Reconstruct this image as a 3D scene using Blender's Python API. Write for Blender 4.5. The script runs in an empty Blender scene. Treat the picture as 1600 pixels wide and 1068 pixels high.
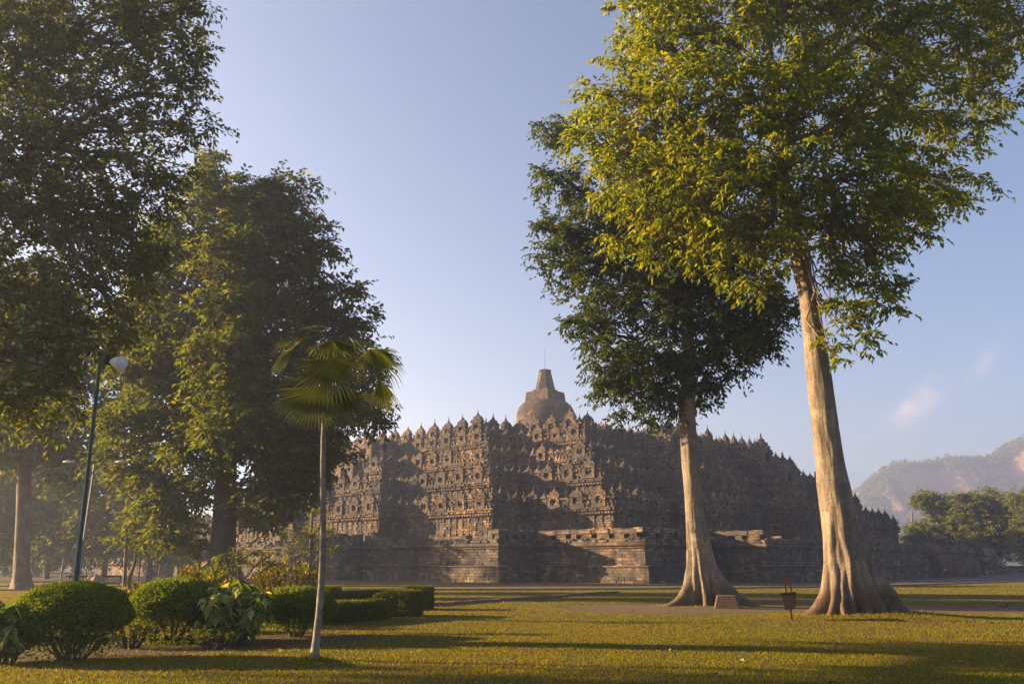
import bpy, math, random
import numpy as np
from mathutils import Vector, noise
R = math.radians
rng = np.random.default_rng(7)
random.seed(7)
C = bpy.context.scene.collection

# ------------------------------------------------------------------ camera model (28 mm lens, tilted up)
F = 1244.0; EYE = 1.65
TILT = math.atan((880 - 534) / F); CT, ST = math.cos(TILT), math.sin(TILT)
def ray(x, y):
    a = (x - 800) / F; b = (534 - y) / F
    return (a, CT - ST * b, ST + CT * b)
def at(x, y, Y):                       # point seen at photo pixel (x, y) at distance Y ahead
    d = ray(x, y); s = Y / d[1]
    return np.array([d[0] * s, Y, EYE + d[2] * s])
def gr(x, y):                          # ground point seen at photo pixel
    d = ray(x, y); s = -EYE / d[2]
    return np.array([d[0] * s, d[1] * s, 0.0])
def pxm(Y):                            # metres per photo pixel at distance Y
    return Y * 1.0 / F

# ------------------------------------------------------------------ object helpers
def empty(name, loc=(0, 0, 0), rz=0.0):
    o = bpy.data.objects.new(name, None); C.objects.link(o)
    o.location = loc; o.rotation_euler = (0, 0, rz); o.empty_display_size = .3
    return o
def tag(o, label=None, cat=None, group=None, kind=None):
    if label: o['label'] = label
    if cat: o['category'] = cat
    if group: o['group'] = group
    if kind: o['kind'] = kind
    return o
class MB:
    def __init__(s): s.v = []; s.f = []; s.n = 0
    def add(s, v, f):
        v = np.asarray(v, float).reshape(-1, 3)
        if isinstance(f, np.ndarray): f = [f + s.n] if f.ndim == 2 else f
        else:
            by = {}
            for q in f: by.setdefault(len(q), []).append(q)
            f = [np.array(q) + s.n for q in by.values()]
        s.v.append(v); s.f += f; s.n += len(v)
    def box(s, c, h, ax=None, tp=1.0, tpy=None):    # centre, half sizes, axes rows, taper of the top
        tpy = tp if tpy is None else tpy
        k = np.array([[-1,-1,-1],[1,-1,-1],[1,1,-1],[-1,1,-1],[-1,-1,1],[1,-1,1],[1,1,1],[-1,1,1]], float)
        k[4:, 0] *= tp; k[4:, 1] *= tpy
        k = k * np.asarray(h, float)
        if ax is not None: k = k @ np.asarray(ax, float)
        s.add(k + np.asarray(c, float), np.array([[3,2,1,0],[4,5,6,7],[0,1,5,4],[1,2,6,5],[2,3,7,6],[3,0,4,7]]))
    def tube(s, pts, rad, n=8, cap=True):
        P = np.asarray(pts, float); rad = np.broadcast_to(np.asarray(rad, float), (len(P),))
        T = np.gradient(P, axis=0); T /= np.linalg.norm(T, axis=1)[:, None] + 1e-9
        ref = np.array([0, 0, 1.0]) if abs(T[:, 2]).mean() < .9 else np.array([1.0, 0, 0])
        A = np.cross(T, ref); A /= np.linalg.norm(A, axis=1)[:, None] + 1e-9
        B = np.cross(T, A)
        th = np.arange(n) * 2 * math.pi / n
        V = P[:, None] + rad[:, None, None] * (A[:, None] * np.cos(th)[None, :, None] + B[:, None] * np.sin(th)[None, :, None])
        s.grid(V.reshape(-1, 3), len(P), n, True)
        if cap:
            s.add(V[-1], [list(range(n))]); s.add(V[0], [list(range(n))[::-1]])
    def grid(s, V, rows, cols, wrap=False):
        i = np.arange(rows - 1)[:, None]; j = np.arange(cols if wrap else cols - 1)[None]
        j2 = (j + 1) % cols
        f = np.stack([i * cols + j, i * cols + j2, (i + 1) * cols + j2, (i + 1) * cols + j], -1).reshape(-1, 4)
        s.add(V, f)
    def lathe(s, c, prof, n=10):       # prof [(r, z)]
        th = np.arange(n) * 2 * math.pi / n
        V = np.array([[c[0] + r * math.cos(t), c[1] + r * math.sin(t), c[2] + z] for r, z in prof for t in th])
        s.grid(V, len(prof), n, True)
    def leaves(s, p, d, nrm, L, W, fold=.25):
        p = np.asarray(p); d = d / (np.linalg.norm(d, axis=1)[:, None] + 1e-9)
        sd = np.cross(d, nrm); sd /= np.linalg.norm(sd, axis=1)[:, None] + 1e-9
        up = np.cross(sd, d)
        L = np.broadcast_to(L, (len(p),))[:, None]; W = np.broadcast_to(W, (len(p),))[:, None]
        m = p + d * L * .45
        V = np.stack([p, m + sd * W * .5 + up * W * fold, p + d * L - up * L * .12, m - sd * W * .5 + up * W * fold], 1)
        s.add(V.reshape(-1, 3), np.arange(len(p) * 4).reshape(-1, 4))
    def build(s, name, mat, parent=None, smooth=False):
        me = bpy.data.meshes.new(name)
        V = np.concatenate(s.v) if s.v else np.zeros((0, 3))
        cnt = np.concatenate([np.full(len(f), f.shape[1]) for f in s.f]); idx = np.concatenate([f.ravel() for f in s.f])
        me.vertices.add(len(V)); me.vertices.foreach_set('co', V.ravel())
        me.loops.add(len(idx)); me.loops.foreach_set('vertex_index', idx.astype(np.int32))
        me.polygons.add(len(cnt))
        st = np.zeros(len(cnt), np.int32); st[1:] = np.cumsum(cnt)[:-1]
        me.polygons.foreach_set('loop_start', st); me.polygons.foreach_set('loop_total', cnt.astype(np.int32))
        me.polygons.foreach_set('use_smooth', np.full(len(cnt), bool(smooth)))
        me.update(calc_edges=True); me.validate()
        me.materials.append(mat)
        o = bpy.data.objects.new(name, me); C.objects.link(o)
        if parent: o.parent = parent
        return o

# ------------------------------------------------------------------ materials
class NT:
    def __init__(s, name):
        s.m = bpy.data.materials.new(name); s.m.use_nodes = True; s.t = s.m.node_tree; s.t.nodes.clear()
        s.out = s.t.nodes.new('ShaderNodeOutputMaterial')
    def n(s, typ, **kw):
        o = s.t.nodes.new('ShaderNode' + typ)
        for k, v in kw.items():
            if k.startswith('i_'): o.inputs[k[2:].replace('_', ' ')].default_value = v
            else: setattr(o, k, v)
        return o
    def l(s, a, b): s.t.links.new(a, b)
    def ramp(s, fac, stops, interp='LINEAR'):
        r = s.n('ValToRGB'); e = r.color_ramp.elements; r.color_ramp.interpolation = interp
        while len(e) < len(stops): e.new(.5)
        for k, (p, c) in enumerate(stops):
            e[k].position = p; e[k].color = (*c, 1) if not isinstance(c, (int, float)) else (c, c, c, 1)
        s.l(fac, r.inputs[0]); return r.outputs[0]
    def noise(s, vec, scale, detail=4, rough=.6):
        o = s.n('TexNoise'); o.inputs['Scale'].default_value = scale; o.inputs['Detail'].default_value = detail; o.inputs['Roughness'].default_value = rough
        if vec is not None: s.l(vec, o.inputs['Vector'])
        return o.outputs[0]
    def mix(s, fac, a, b, mode='MIX'):
        o = s.n('MixRGB', blend_type=mode)
        for k, v in ((0, fac), (1, a), (2, b)):
            if isinstance(v, (int, float)): o.inputs[k].default_value = v
            elif isinstance(v, tuple): o.inputs[k].default_value = (*v, 1)
            else: s.l(v, o.inputs[k])
        return o.outputs[0]
    def math(s, op, a, b=0.0, c=None):
        o = s.n('Math', operation=op)
        for k, v in ((0, a), (1, b), (2, c)):
            if v is None: continue
            if isinstance(v, (int, float)): o.inputs[k].default_value = v
            else: s.l(v, o.inputs[k])
        return o.outputs[0]
    def bump(s, h, dist, strength=1.0):
        o = s.n('Bump'); o.inputs['Distance'].default_value = dist; o.inputs['Strength'].default_value = strength
        s.l(h, o.inputs['Height']); return o.outputs[0]
    def mapping(s, vec, scale=(1, 1, 1), rot=(0, 0, 0)):
        o = s.n('Mapping'); o.inputs['Scale'].default_value = scale; o.inputs['Rotation'].default_value = rot
        s.l(vec, o.inputs['Vector']); return o.outputs[0]
    def bsdf(s, col, rough=.8, nrm=None, spec=.3, metal=0.0):
        b = s.n('BsdfPrincipled'); b.inputs['Specular IOR Level'].default_value = spec; b.inputs['Metallic'].default_value = metal
        for k, v in (('Base Color', col), ('Roughness', rough)):
            if isinstance(v, (int, float)): b.inputs[k].default_value = v
            elif isinstance(v, tuple): b.inputs[k].default_value = (*v, 1)
            else: s.l(v, b.inputs[k])
        if nrm is not None: s.l(nrm, b.inputs['Normal'])
        s.l(b.outputs[0], s.out.inputs['Surface']); return b
    def pos(s): return s.n('NewGeometry').outputs['Position']
    def obj(s): return s.n('TexCoord').outputs['Object']

def leaf_mat(name, stops, trans=.45, patch=None, rough=.6, gloss=.12):
    k = NT(name); g = k.n('NewGeometry')
    col = k.ramp(g.outputs['Random Per Island'], stops)
    if patch:
        nz = k.noise(g.outputs['Position'], patch[0], 2)
        col = k.mix(k.ramp(nz, [(.42, 0.0), (.62, patch[1])]), col, patch[2])
    b = k.n('BsdfPrincipled'); k.l(col, b.inputs['Base Color']); b.inputs['Roughness'].default_value = rough
    b.inputs['Specular IOR Level'].default_value = gloss
    t = k.n('BsdfTranslucent'); k.l(k.mix(1.0, col, (1.6, 1.35, .4), 'MULTIPLY'), t.inputs['Color'])
    mx = k.n('MixShader'); mx.inputs[0].default_value = trans
    k.l(b.outputs[0], mx.inputs[1]); k.l(t.outputs[0], mx.inputs[2]); k.l(mx.outputs[0], k.out.inputs['Surface'])
    return k.m
def plain(name, col, rough=.6, metal=0.0, var=.25, scale=6.0, bump=.004):
    k = NT(name); nz = k.noise(k.obj(), scale, 5)
    c = k.mix(k.ramp(nz, [(.3, 0.0), (.7, 1.0)]), tuple(x * (1 - var) for x in col), tuple(min(1, x * (1 + var)) for x in col))
    k.bsdf(c, rough, k.bump(nz, bump), metal=metal); return k.m

def stone_mat(name, bump=1.0, tint=(1, 1, 1)):
    k = NT(name); P = k.pos(); tc = k.n('TexCoord'); O = tc.outputs['Object']; N = tc.outputs['Normal']
    so = k.n('SeparateXYZ'); k.l(O, so.inputs[0]); sn = k.n('SeparateXYZ'); k.l(N, sn.inputs[0])
    side = k.math('GREATER_THAN', k.math('ABSOLUTE', sn.outputs[0]), k.math('ABSOLUTE', sn.outputs[1]))
    hx = k.n('Mix'); k.l(side, hx.inputs[0]); k.l(so.outputs[0], hx.inputs[2]); k.l(so.outputs[1], hx.inputs[3])
    cv = k.n('CombineXYZ'); k.l(hx.outputs[0], cv.inputs[0]); k.l(so.outputs[2], cv.inputs[1])
    br = k.n('TexBrick'); k.l(cv.outputs[0], br.inputs['Vector'])
    br.inputs['Scale'].default_value = 1.0; br.inputs['Brick Width'].default_value = .62; br.inputs['Row Height'].default_value = .27
    br.inputs['Mortar Size'].default_value = .018; br.inputs['Mortar Smooth'].default_value = .3; br.inputs['Bias'].default_value = 0
    br.inputs['Color1'].default_value = (.0, .0, .0, 1); br.inputs['Color2'].default_value = (1, 1, 1, 1); br.inputs['Mortar'].default_value = (.3, .3, .3, 1)
    blk = br.outputs['Color']; mort = br.outputs['Fac']
    c = k.ramp(blk, [(0, (.07, .052, .046)), (.3, (.17, .118, .088)), (.7, (.30, .198, .125)), (1, (.50, .36, .24))])
    big = k.noise(P, .16, 5, .65); mid = k.noise(P, .9, 6, .7); fine = k.noise(P, 5.0, 6, .75)
    c = k.mix(k.ramp(mid, [(.45, 0.0), (.8, .7)]), c, (.30, .15, .075))          # rusty weathering
    c = k.mix(k.ramp(big, [(.42, 0.0), (.6, .8)]), c, (.085, .078, .08))
    c = k.mix(k.ramp(k.noise(P, .5, 5, .7), [(.5, 0.0), (.62, .75)]), c, (.055, .05, .05))            # dark lichen fields
    c = k.mix(k.ramp(k.noise(P, 2.1, 5, .7), [(.6, 0.0), (.75, .55)]), c, (.40, .36, .30))   # pale lichen
    st = k.noise(k.mapping(P, (1.6, 1.6, .22)), 1.0, 4, .6)
    c = k.mix(k.ramp(st, [(.47, 0.0), (.62, .75)]), c, (.05, .045, .045))             # run-off streaks
    c = k.mix(k.ramp(fine, [(.3, .5), (.7, 0.0)]), c, (.06, .05, .045))
    c = k.mix(k.math('MULTIPLY', mort, .75), c, (.035, .03, .027))
    c = k.mix(1.0, c, tint, 'MULTIPLY')
    h = k.math('ADD', k.math('MULTIPLY', mort, -.5), k.math('ADD', k.math('MULTIPLY', mid, .8), k.math('ADD', k.math('MULTIPLY', fine, .5), k.math('MULTIPLY', k.ramp(blk, [(0, 0.0), (1, 1.0)]), .5))))
    k.bsdf(c, .92, k.bump(h, .06 * bump), spec=.15); return k.m

def bark_mat(name, a, b, dark, vscale=(3, 3, .6), bump=.05, soil=None):
    k = NT(name); O = k.pos()
    n1 = k.noise(k.mapping(O, vscale), 1.2, 6, .65); n2 = k.noise(O, 2.2, 5, .7); n3 = k.noise(O, 14, 5, .7); n4 = k.noise(k.mapping(O, (6, 6, 1.0)), 1.0, 4, .6)
    c = k.mix(k.ramp(n1, [(.35, 0.0), (.65, 1.0)]), a, b)
    c = k.mix(k.ramp(n2, [(.5, 0.0), (.64, .8)]), c, tuple(x * 1.6 for x in a))
    c = k.mix(k.ramp(k.noise(O, 1.1, 6, .75), [(.5, 0.0), (.66, .7)]), c, tuple(x * .6 for x in b))
    c = k.mix(k.ramp(k.noise(O, 26, 4, .8), [(.55, 0.0), (.68, .6)]), c, tuple(x * 1.9 for x in a))
    c = k.mix(k.ramp(n3, [(.55, 0.0), (.66, .85)]), c, dark)
    c = k.mix(k.ramp(n4, [(.58, 0.0), (.72, .7)]), c, dark)
    if soil:
        sz = k.n('SeparateXYZ'); k.l(O, sz.inputs[0])
        c = k.mix(k.ramp(k.math('ADD', k.math('MULTIPLY', sz.outputs[2], .45), k.math('MULTIPLY', n2, .9)), [(soil[0], .9), (soil[1], 0.0)]), c, soil[2])
    h = k.math('ADD', k.math('MULTIPLY', n1, .7), k.math('ADD', k.math('MULTIPLY', n3, .35), k.math('MULTIPLY', n4, -.5)))
    k.bsdf(c, .85, k.bump(h, bump), spec=.2); return k.m

M = {}
M['stone'] = stone_mat('temple andesite', 1.0, (1.02, .95, .85))
M['stone_foot'] = stone_mat('foot wall andesite', .6, (1.06, .98, .88))
M['stone_dark'] = stone_mat('weathered stupa stone', .8, (.75, .66, .58))
M['bark_pale'] = bark_mat('pale blotched bark', (.22, .163, .11), (.13, .095, .068), (.05, .038, .029), soil=(.62, 1.0, (.10, .056, .035)))
M['bark_pale2'] = bark_mat('pale bark', (.24, .185, .13), (.145, .11, .08), (.055, .043, .033), soil=(.6, 1.0, (.11, .07, .046)))
M['bark_dark'] = bark_mat('dark bark', (.085, .062, .045), (.05, .037, .028), (.025, .02, .016))
M['bark_tan'] = bark_mat('tan bark', (.2, .14, .095), (.13, .092, .065), (.06, .045, .034))
M['bark_palm'] = bark_mat('palm stem', (.22, .18, .135), (.13, .105, .08), (.06, .048, .038), (4, 4, 9), .008)
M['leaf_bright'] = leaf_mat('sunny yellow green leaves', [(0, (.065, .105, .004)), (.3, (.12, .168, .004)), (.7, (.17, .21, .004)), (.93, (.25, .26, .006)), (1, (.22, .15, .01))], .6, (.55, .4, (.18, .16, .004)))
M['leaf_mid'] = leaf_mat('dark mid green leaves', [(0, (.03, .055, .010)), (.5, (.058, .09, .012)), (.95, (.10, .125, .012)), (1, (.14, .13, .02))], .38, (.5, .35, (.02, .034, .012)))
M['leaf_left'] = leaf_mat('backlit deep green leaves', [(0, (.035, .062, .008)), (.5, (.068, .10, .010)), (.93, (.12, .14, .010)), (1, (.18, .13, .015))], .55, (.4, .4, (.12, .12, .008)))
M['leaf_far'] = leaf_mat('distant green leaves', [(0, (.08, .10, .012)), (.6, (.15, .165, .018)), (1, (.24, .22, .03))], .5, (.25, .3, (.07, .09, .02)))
M['leaf_bush'] = leaf_mat('clipped bush leaves', [(0, (.06, .10, .007)), (.6, (.115, .17, .009)), (.95, (.18, .215, .012)), (1, (.24, .2, .012))], .42)
M['leaf_hedge'] = leaf_mat('hedge leaves', [(0, (.055, .08, .007)), (.6, (.10, .125, .009)), (1, (.16, .16, .012))], .4)
M['leaf_croton'] = leaf_mat('croton leaves', [(0, (.06, .06, .012)), (.35, (.13, .14, .014)), (.7, (.28, .25, .018)), (.9, (.34, .24, .02)), (1, (.22, .06, .02))], .45)
M['leaf_pale'] = leaf_mat('variegated leaves', [(0, (.06, .11, .018)), (.4, (.11, .17, .025)), (.65, (.3, .32, .09)), (1, (.45, .42, .18))], .45)
M['leaf_cassava'] = leaf_mat('feathery green leaves', [(0, (.07, .10, .012)), (.7, (.12, .14, .016)), (1, (.18, .17, .02))], .5)
M['leaf_palm'] = leaf_mat('palm fronds', [(0, (.055, .078, .010)), (.6, (.095, .11, .012)), (1, (.16, .14, .015))], .42, None, .35, .4)
M['core_dark'] = plain('shaded bush core', (.022, .032, .009), .9, 0, .4, 14, .03)  # solid filler for bushes and hedges, inner shade put into its dark colour
M['green_paint'] = plain('green pole paint', (.014, .034, .027), .4, 0, .25, 9, .001)
M['grey_paint'] = plain('grey pole paint', (.2, .19, .17), .5, 0, .2, 9, .001)
M['lamp_white'] = plain('enamel shade', (.62, .58, .5), .35, 0, .12, 8, .001)
M['rust'] = plain('rusty steel', (.02, .011, .008), .75, .25, .5, 16, .003)
M['concrete'] = plain('worn concrete', (.13, .082, .052), .9, 0, .3, 7, .01)
M['rock'] = plain('brown boulder', (.16, .10, .075), .9, 0, .35, 5, .03)
M['soil'] = plain('bare red soil', (.14, .085, .05), .95, 0, .35, 5, .03)
M['wire'] = plain('dark rod', (.08, .075, .07), .5, .4, .1)
M['shelter'] = plain('faded shelter metal', (.16, .14, .12), .6, 0, .2)
M['twig'] = plain('fallen wood', (.07, .05, .035), .9, 0, .3)

# asphalt
k = NT('asphalt road'); P = k.pos(); n1 = k.noise(P, 40, 4); n2 = k.noise(P, .35, 4)
k.bsdf(k.mix(k.ramp(n2, [(.35, 0.0), (.7, 1.0)]), (.04, .036, .04), (.065, .058, .06)), .85, k.bump(n1, .01)); M['asphalt'] = k.m
# lawn ground: short turf with dry patches and a worn earth track
k = NT('lawn ground'); P = k.pos(); sp = k.n('SeparateXYZ'); k.l(P, sp.inputs[0]); X, Y = sp.outputs[0], sp.outputs[1]
n1 = k.noise(P, .13, 4); n2 = k.noise(P, .9, 5, .7); n3 = k.noise(P, 9, 5, .75); n4 = k.noise(P, 45, 3, .8)
c = k.mix(k.ramp(n2, [(.3, 0.0), (.7, 1.0)]), (.10, .11, .007), (.165, .15, .009))
dry = k.math('ADD', k.math('MULTIPLY', n1, .8), k.math('MULTIPLY', n2, .35))
c = k.mix(k.ramp(dry, [(.54, 0.0), (.72, .6)]), c, (.19, .125, .03))
c = k.mix(k.ramp(n3, [(.35, .6), (.6, 0.0)]), c, (.04, .042, .010))
c = k.mix(k.ramp(n4, [(.4, .5), (.6, 0.0)]), c, (.03, .032, .008))
# worn track: two bands, edges broken up by noise
wob = k.math('ADD', k.math('MULTIPLY', n1, 4.0), k.math('MULTIPLY', n2, 3.0))
def band(y0, w, x0, soft=1.2, slope=0.0):
    yy = k.math('SUBTRACT', k.math('SUBTRACT', Y, k.math('MULTIPLY', X, slope)), y0 - 3.5)
    d = k.math('ABSOLUTE', k.math('SUBTRACT', yy, wob))
    m = k.ramp(k.math('MULTIPLY', d, 1.0 / (w + soft)), [(w / (w + soft) * .6, 1.0), (1.0, 0.0)])
    f = k.ramp(k.math('MULTIPLY_ADD', X, .05, -.05 * x0 + .5 - .05 * 0), [(.42, 0.0), (.58, 1.0)])
    return k.math('MULTIPLY', m, f)
dm = k.math('MAXIMUM', band(32.0, 3.0, 2.0), band(39.5, 1.1, 9))
dm = k.math('MULTIPLY', dm, k.ramp(n3, [(.3, .55), (.5, 1.0)]))
dirt = k.mix(k.ramp(n2, [(.3, 0.0), (.7, 1.0)]), (.42, .29, .19), (.52, .37, .25))
dirt = k.mix(k.ramp(n3, [(.35, .35), (.55, 0.0)]), dirt, (.13, .095, .06))
c = k.mix(k.math('MINIMUM', k.math('MULTIPLY', dm, 1.3), 1.0), c, dirt)
# planting bed of bare earth under the bushes on the left
dx = k.math('DIVIDE', k.math('ADD', X, 8.2), 5.2); dy = k.math('DIVIDE', k.math('SUBTRACT', k.math('SUBTRACT', Y, k.math('MULTIPLY', X, .34)), 20.3), 2.4)
bed = k.math('ADD', k.math('ADD', k.math('MULTIPLY', dx, dx), k.math('MULTIPLY', dy, dy)), k.math('MULTIPLY', n2, .5))
c = k.mix(k.ramp(bed, [(1.0, .85), (1.35, 0.0)]), c, (.085, .055, .032))
h = k.math('ADD', k.math('MULTIPLY', n3, 1.0), k.math('MULTIPLY', n4, .6))
k.bsdf(c, .95, k.bump(h, .05), spec=.1); M['lawn'] = k.m
# grass blades take the turf colours
k = NT('grass blades'); g = k.n('NewGeometry'); P = g.outputs['Position']
n1 = k.noise(P, .13, 4); n2 = k.noise(P, .9, 5, .7)
c = k.ramp(g.outputs['Random Per Island'], [(0, (.085, .10, .005)), (.5, (.16, .16, .006)), (.85, (.23, .20, .007)), (1, (.31, .22, .015))])
dry = k.math('ADD', k.math('MULTIPLY', n1, .8), k.math('MULTIPLY', n2, .35))
c = k.mix(k.ramp(dry, [(.52, 0.0), (.7, .5)]), c, (.25, .165, .02))
b = k.n('BsdfDiffuse'); k.l(c, b.inputs[0]); t = k.n('BsdfTranslucent'); k.l(k.mix(1.0, c, (1.4, 1.2, .5), 'MULTIPLY'), t.inputs[0])
mx = k.n('MixShader'); mx.inputs[0].default_value = .45; k.l(b.outputs[0], mx.inputs[1]); k.l(t.outputs[0], mx.inputs[2]); k.l(mx.outputs[0], k.out.inputs[0]); M['grass'] = k.m
# hills: wooded slopes with bare red cliffs on the steep parts
k = NT('hill slopes'); g = k.n('NewGeometry'); P = g.outputs['Position']; sn = k.n('SeparateXYZ'); k.l(g.outputs['Normal'], sn.inputs[0])
n1 = k.noise(P, .007, 5, .6); n2 = k.noise(P, .04, 5, .7); n3 = k.noise(k.mapping(P, (1, 1, .35)), .07, 5, .7)
c = k.mix(k.ramp(n2, [(.35, 0.0), (.65, 1.0)]), (.03, .045, .018), (.075, .085, .03))
steep = k.math('ADD', k.math('MULTIPLY', sn.outputs[2], -1.0), k.math('ADD', k.math('MULTIPLY', n3, .9), k.math('MULTIPLY', n1, .5)))
rockc = k.mix(k.ramp(n3, [(.35, 0.0), (.65, 1.0)]), (.2, .085, .04), (.42, .24, .14))
c = k.mix(k.ramp(steep, [(.05, 0.0), (.16, 1.0)]), c, rockc)
k.bsdf(c, .95, k.bump(n2, 3.0), spec=.1); M['hill'] = k.m

# ------------------------------------------------------------------ light, sky, air
SUN_AHEAD = 11          # the sun stands to the left, this many degrees ahead of square left
SUN_EL = R(14.5)
sdir = Vector((-math.cos(R(SUN_AHEAD)) * math.cos(SUN_EL), math.sin(R(SUN_AHEAD)) * math.cos(SUN_EL), math.sin(SUN_EL)))
sl = bpy.data.lights.new('sun', 'SUN'); sl.energy = 5.0; sl.angle = R(.6); sl.color = (1.0, .74, .41)
so_ = bpy.data.objects.new('sun', sl); C.objects.link(so_); so_.location = (-60, 20, 60)
so_.rotation_euler = sdir.to_track_quat('Z', 'Y').to_euler()
W = bpy.data.worlds.new('World'); bpy.context.scene.world = W; W.use_nodes = True
wt = W.node_tree; wt.nodes.clear()
sky = wt.nodes.new('ShaderNodeTexSky'); sky.sky_type = 'NISHITA'; sky.sun_disc = False
sky.sun_elevation = SUN_EL; sky.sun_rotation = R(-79); sky.air_density = 1.0; sky.dust_density = 1.0; sky.ozone_density = 3.5; sky.altitude = 200
bgn = wt.nodes.new('ShaderNodeBackground'); bgn.inputs[1].default_value = .055
wo = wt.nodes.new('ShaderNodeOutputWorld')
# a thin pinkish wisp of cloud low on the right, part of the sky
tc = wt.nodes.new('ShaderNodeTexCoord')
def wmath(op, a, b=0.0):
    o = wt.nodes.new('ShaderNodeMath'); o.operation = op
    for i, v in ((0, a), (1, b)):
        if isinstance(v, (int, float)): o.inputs[i].default_value = v
        else: wt.links.new(v, o.inputs[i])
    return o.outputs[0]
def wisp(px, py, ang, lx, ly):
    d = Vector(ray(px, py)).normalized(); r = d.cross(Vector((0, 0, 1))).normalized(); u = r.cross(d)
    a = (r * math.cos(ang) + u * math.sin(ang)); b = (u * math.cos(ang) - r * math.sin(ang))
    outs = []
    for v, s in ((a, lx), (b, ly)):
        dt = wt.nodes.new('ShaderNodeVectorMath'); dt.operation = 'DOT_PRODUCT'; wt.links.new(tc.outputs['Generated'], dt.inputs[0]); dt.inputs[1].default_value = v
        q = wmath('DIVIDE', wmath('SUBTRACT', dt.outputs['Value'], v.dot(d)), s); outs.append(wmath('MULTIPLY', q, q))
    g = wmath('POWER', 2.718, wmath('MULTIPLY', wmath('ADD', outs[0], outs[1]), -1.0))
    return g
nz = wt.nodes.new('ShaderNodeTexNoise'); nz.inputs['Scale'].default_value = 34; nz.inputs['Detail'].default_value = 9; nz.inputs['Roughness'].default_value = .62; wt.links.new(tc.outputs['Generated'], nz.inputs['Vector'])
cm = wmath('MULTIPLY', wmath('ADD', wisp(1432, 634, R(33), .036, .013), wmath('MULTIPLY', wisp(1535, 570, R(50), .022, .008), .45)), wmath('MULTIPLY', wmath('MAXIMUM', wmath('SUBTRACT', nz.outputs[0], .36), 0.0), 3.0))
cl = wt.nodes.new('ShaderNodeMixRGB'); wt.links.new(cm, cl.inputs[0]); tn = wt.nodes.new('ShaderNodeMixRGB'); tn.blend_type = 'MULTIPLY'; tn.inputs[0].default_value = 1; wt.links.new(sky.outputs[0], tn.inputs[1]); tn.inputs[2].default_value = (1.04, .975, .965, 1); wt.links.new(tn.outputs[0], cl.inputs[1]); cl.inputs[2].default_value = (6.0, 4.6, 4.4, 1)
cl.use_clamp = False
wt.links.new(cl.outputs[0], bgn.inputs[0]); wt.links.new(bgn.outputs[0], wo.inputs[0])

HAZE = .00082
k = NT('morning haze'); pv = k.n('VolumePrincipled'); pv.inputs['Color'].default_value = (.60, .66, .90, 1)
pv.inputs['Density'].default_value = HAZE; pv.inputs['Anisotropy'].default_value = .45
k.l(pv.outputs[0], k.out.inputs['Volume']); M['haze'] = k.m
hz = MB(); hz.box((520, 790, 104.0), (760, 870, 105.5)); hz_o = hz.build('haze', M['haze']); tag(hz_o, kind='stuff')

# ------------------------------------------------------------------ ground
T1 = np.array([10.95, 26.4]); T2 = np.array([7.6, 32.8])
def gz(x, y):
    z = .05 * noise.noise(Vector((x * .09, y * .09, 0))) + .02 * noise.noise(Vector((x * .35, y * .35, 3)))
    f = max(0.0, min(1.0, (46 - y) / 8)); z *= f
    d = math.hypot((x - T1[0] - .5) / 3.0, (y - T1[1] + .3) / 2.2); z += .2 * math.exp(-d * d * 1.6)
    d = math.hypot((x - T2[0]) / 2.5, (y - T2[1]) / 2.0); z += .12 * math.exp(-d * d * 1.6)
    return z
xs = np.unique(np.concatenate([np.linspace(-235, -60, 8), np.linspace(-60, -22, 20), np.linspace(-22, 26, 161), np.linspace(26, 60, 20), np.linspace(60, 1260, 16)]))
ys = np.unique(np.concatenate([np.linspace(-70, 0, 6), np.linspace(0, 8, 10), np.linspace(8, 48, 135), np.linspace(48, 100, 20), np.linspace(100, 1640, 18)]))
g = MB(); g.grid(np.array([[x, y, gz(x, y)] for y in ys for x in xs]), len(ys), len(xs)); o = g.build('lawn', M['lawn'], smooth=True); tag(o, kind='structure')

# asphalt road in front of the temple, with low kerbs
rl = np.array([(-110, 60), (-60, 57.5), (-25, 57), (-5, 57.5), (10, 59.5), (24, 65), (40, 77), (60, 100), (90, 138), (140, 200)], float)
tt = np.linspace(0, len(rl) - 1, 70); pl = np.stack([np.interp(tt, range(len(rl)), rl[:, i]) for i in (0, 1)], 1)
for _ in range(3): pl[1:-1] = (pl[:-2] + 2 * pl[1:-1] + pl[2:]) / 4
tg = np.gradient(pl, axis=0); tg /= np.linalg.norm(tg, axis=1)[:, None]; nr = np.stack([-tg[:, 1], tg[:, 0]], 1)
def strip(o0, o1, z): return np.concatenate([np.concatenate([pl + nr * o0, np.full((len(pl), 1), z)], 1), np.concatenate([pl + nr * o1, np.full((len(pl), 1), z)], 1)])
g = MB(); g.grid(strip(4.2, -4.2, .006), 2, len(pl)); tag(g.build('road', M['asphalt']), kind='structure')
g = MB()
for a, b in ((4.2, 4.45), (-4.45, -4.2)):
    V = np.concatenate([strip(a, b, .1), strip(a, b, -.05)]); n = len(pl)
    q = lambda r, i: r * n + i
    fs = []
    for i in range(n - 1):
        fs += [[q(1, i), q(1, i + 1), q(0, i + 1), q(0, i)], [q(0, i), q(0, i + 1), q(2, i + 1), q(2, i)], [q(3, i), q(3, i + 1), q(1, i + 1), q(1, i)]]
    g.add(V, fs)
tag(g.build('road_kerb', M['rock']), kind='structure')
# narrow stone edging running from the hedge towards the road
g = MB(); a = gr(676, 946); b = gr(965, 926); nseg = 26
for i in range(nseg):
    p = a + (b - a) * (i + .5) / nseg; d = (b - a) / np.linalg.norm(b - a)
    g.box((p[0], p[1], .03 + random.uniform(-.01, .02)), (np.linalg.norm(b - a) / nseg * .49, .11, .09), [[d[0], d[1], 0], [-d[1], d[0], 0], [0, 0, 1]])
tag(g.build('path_edging', M['rock']), kind='structure')

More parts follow.
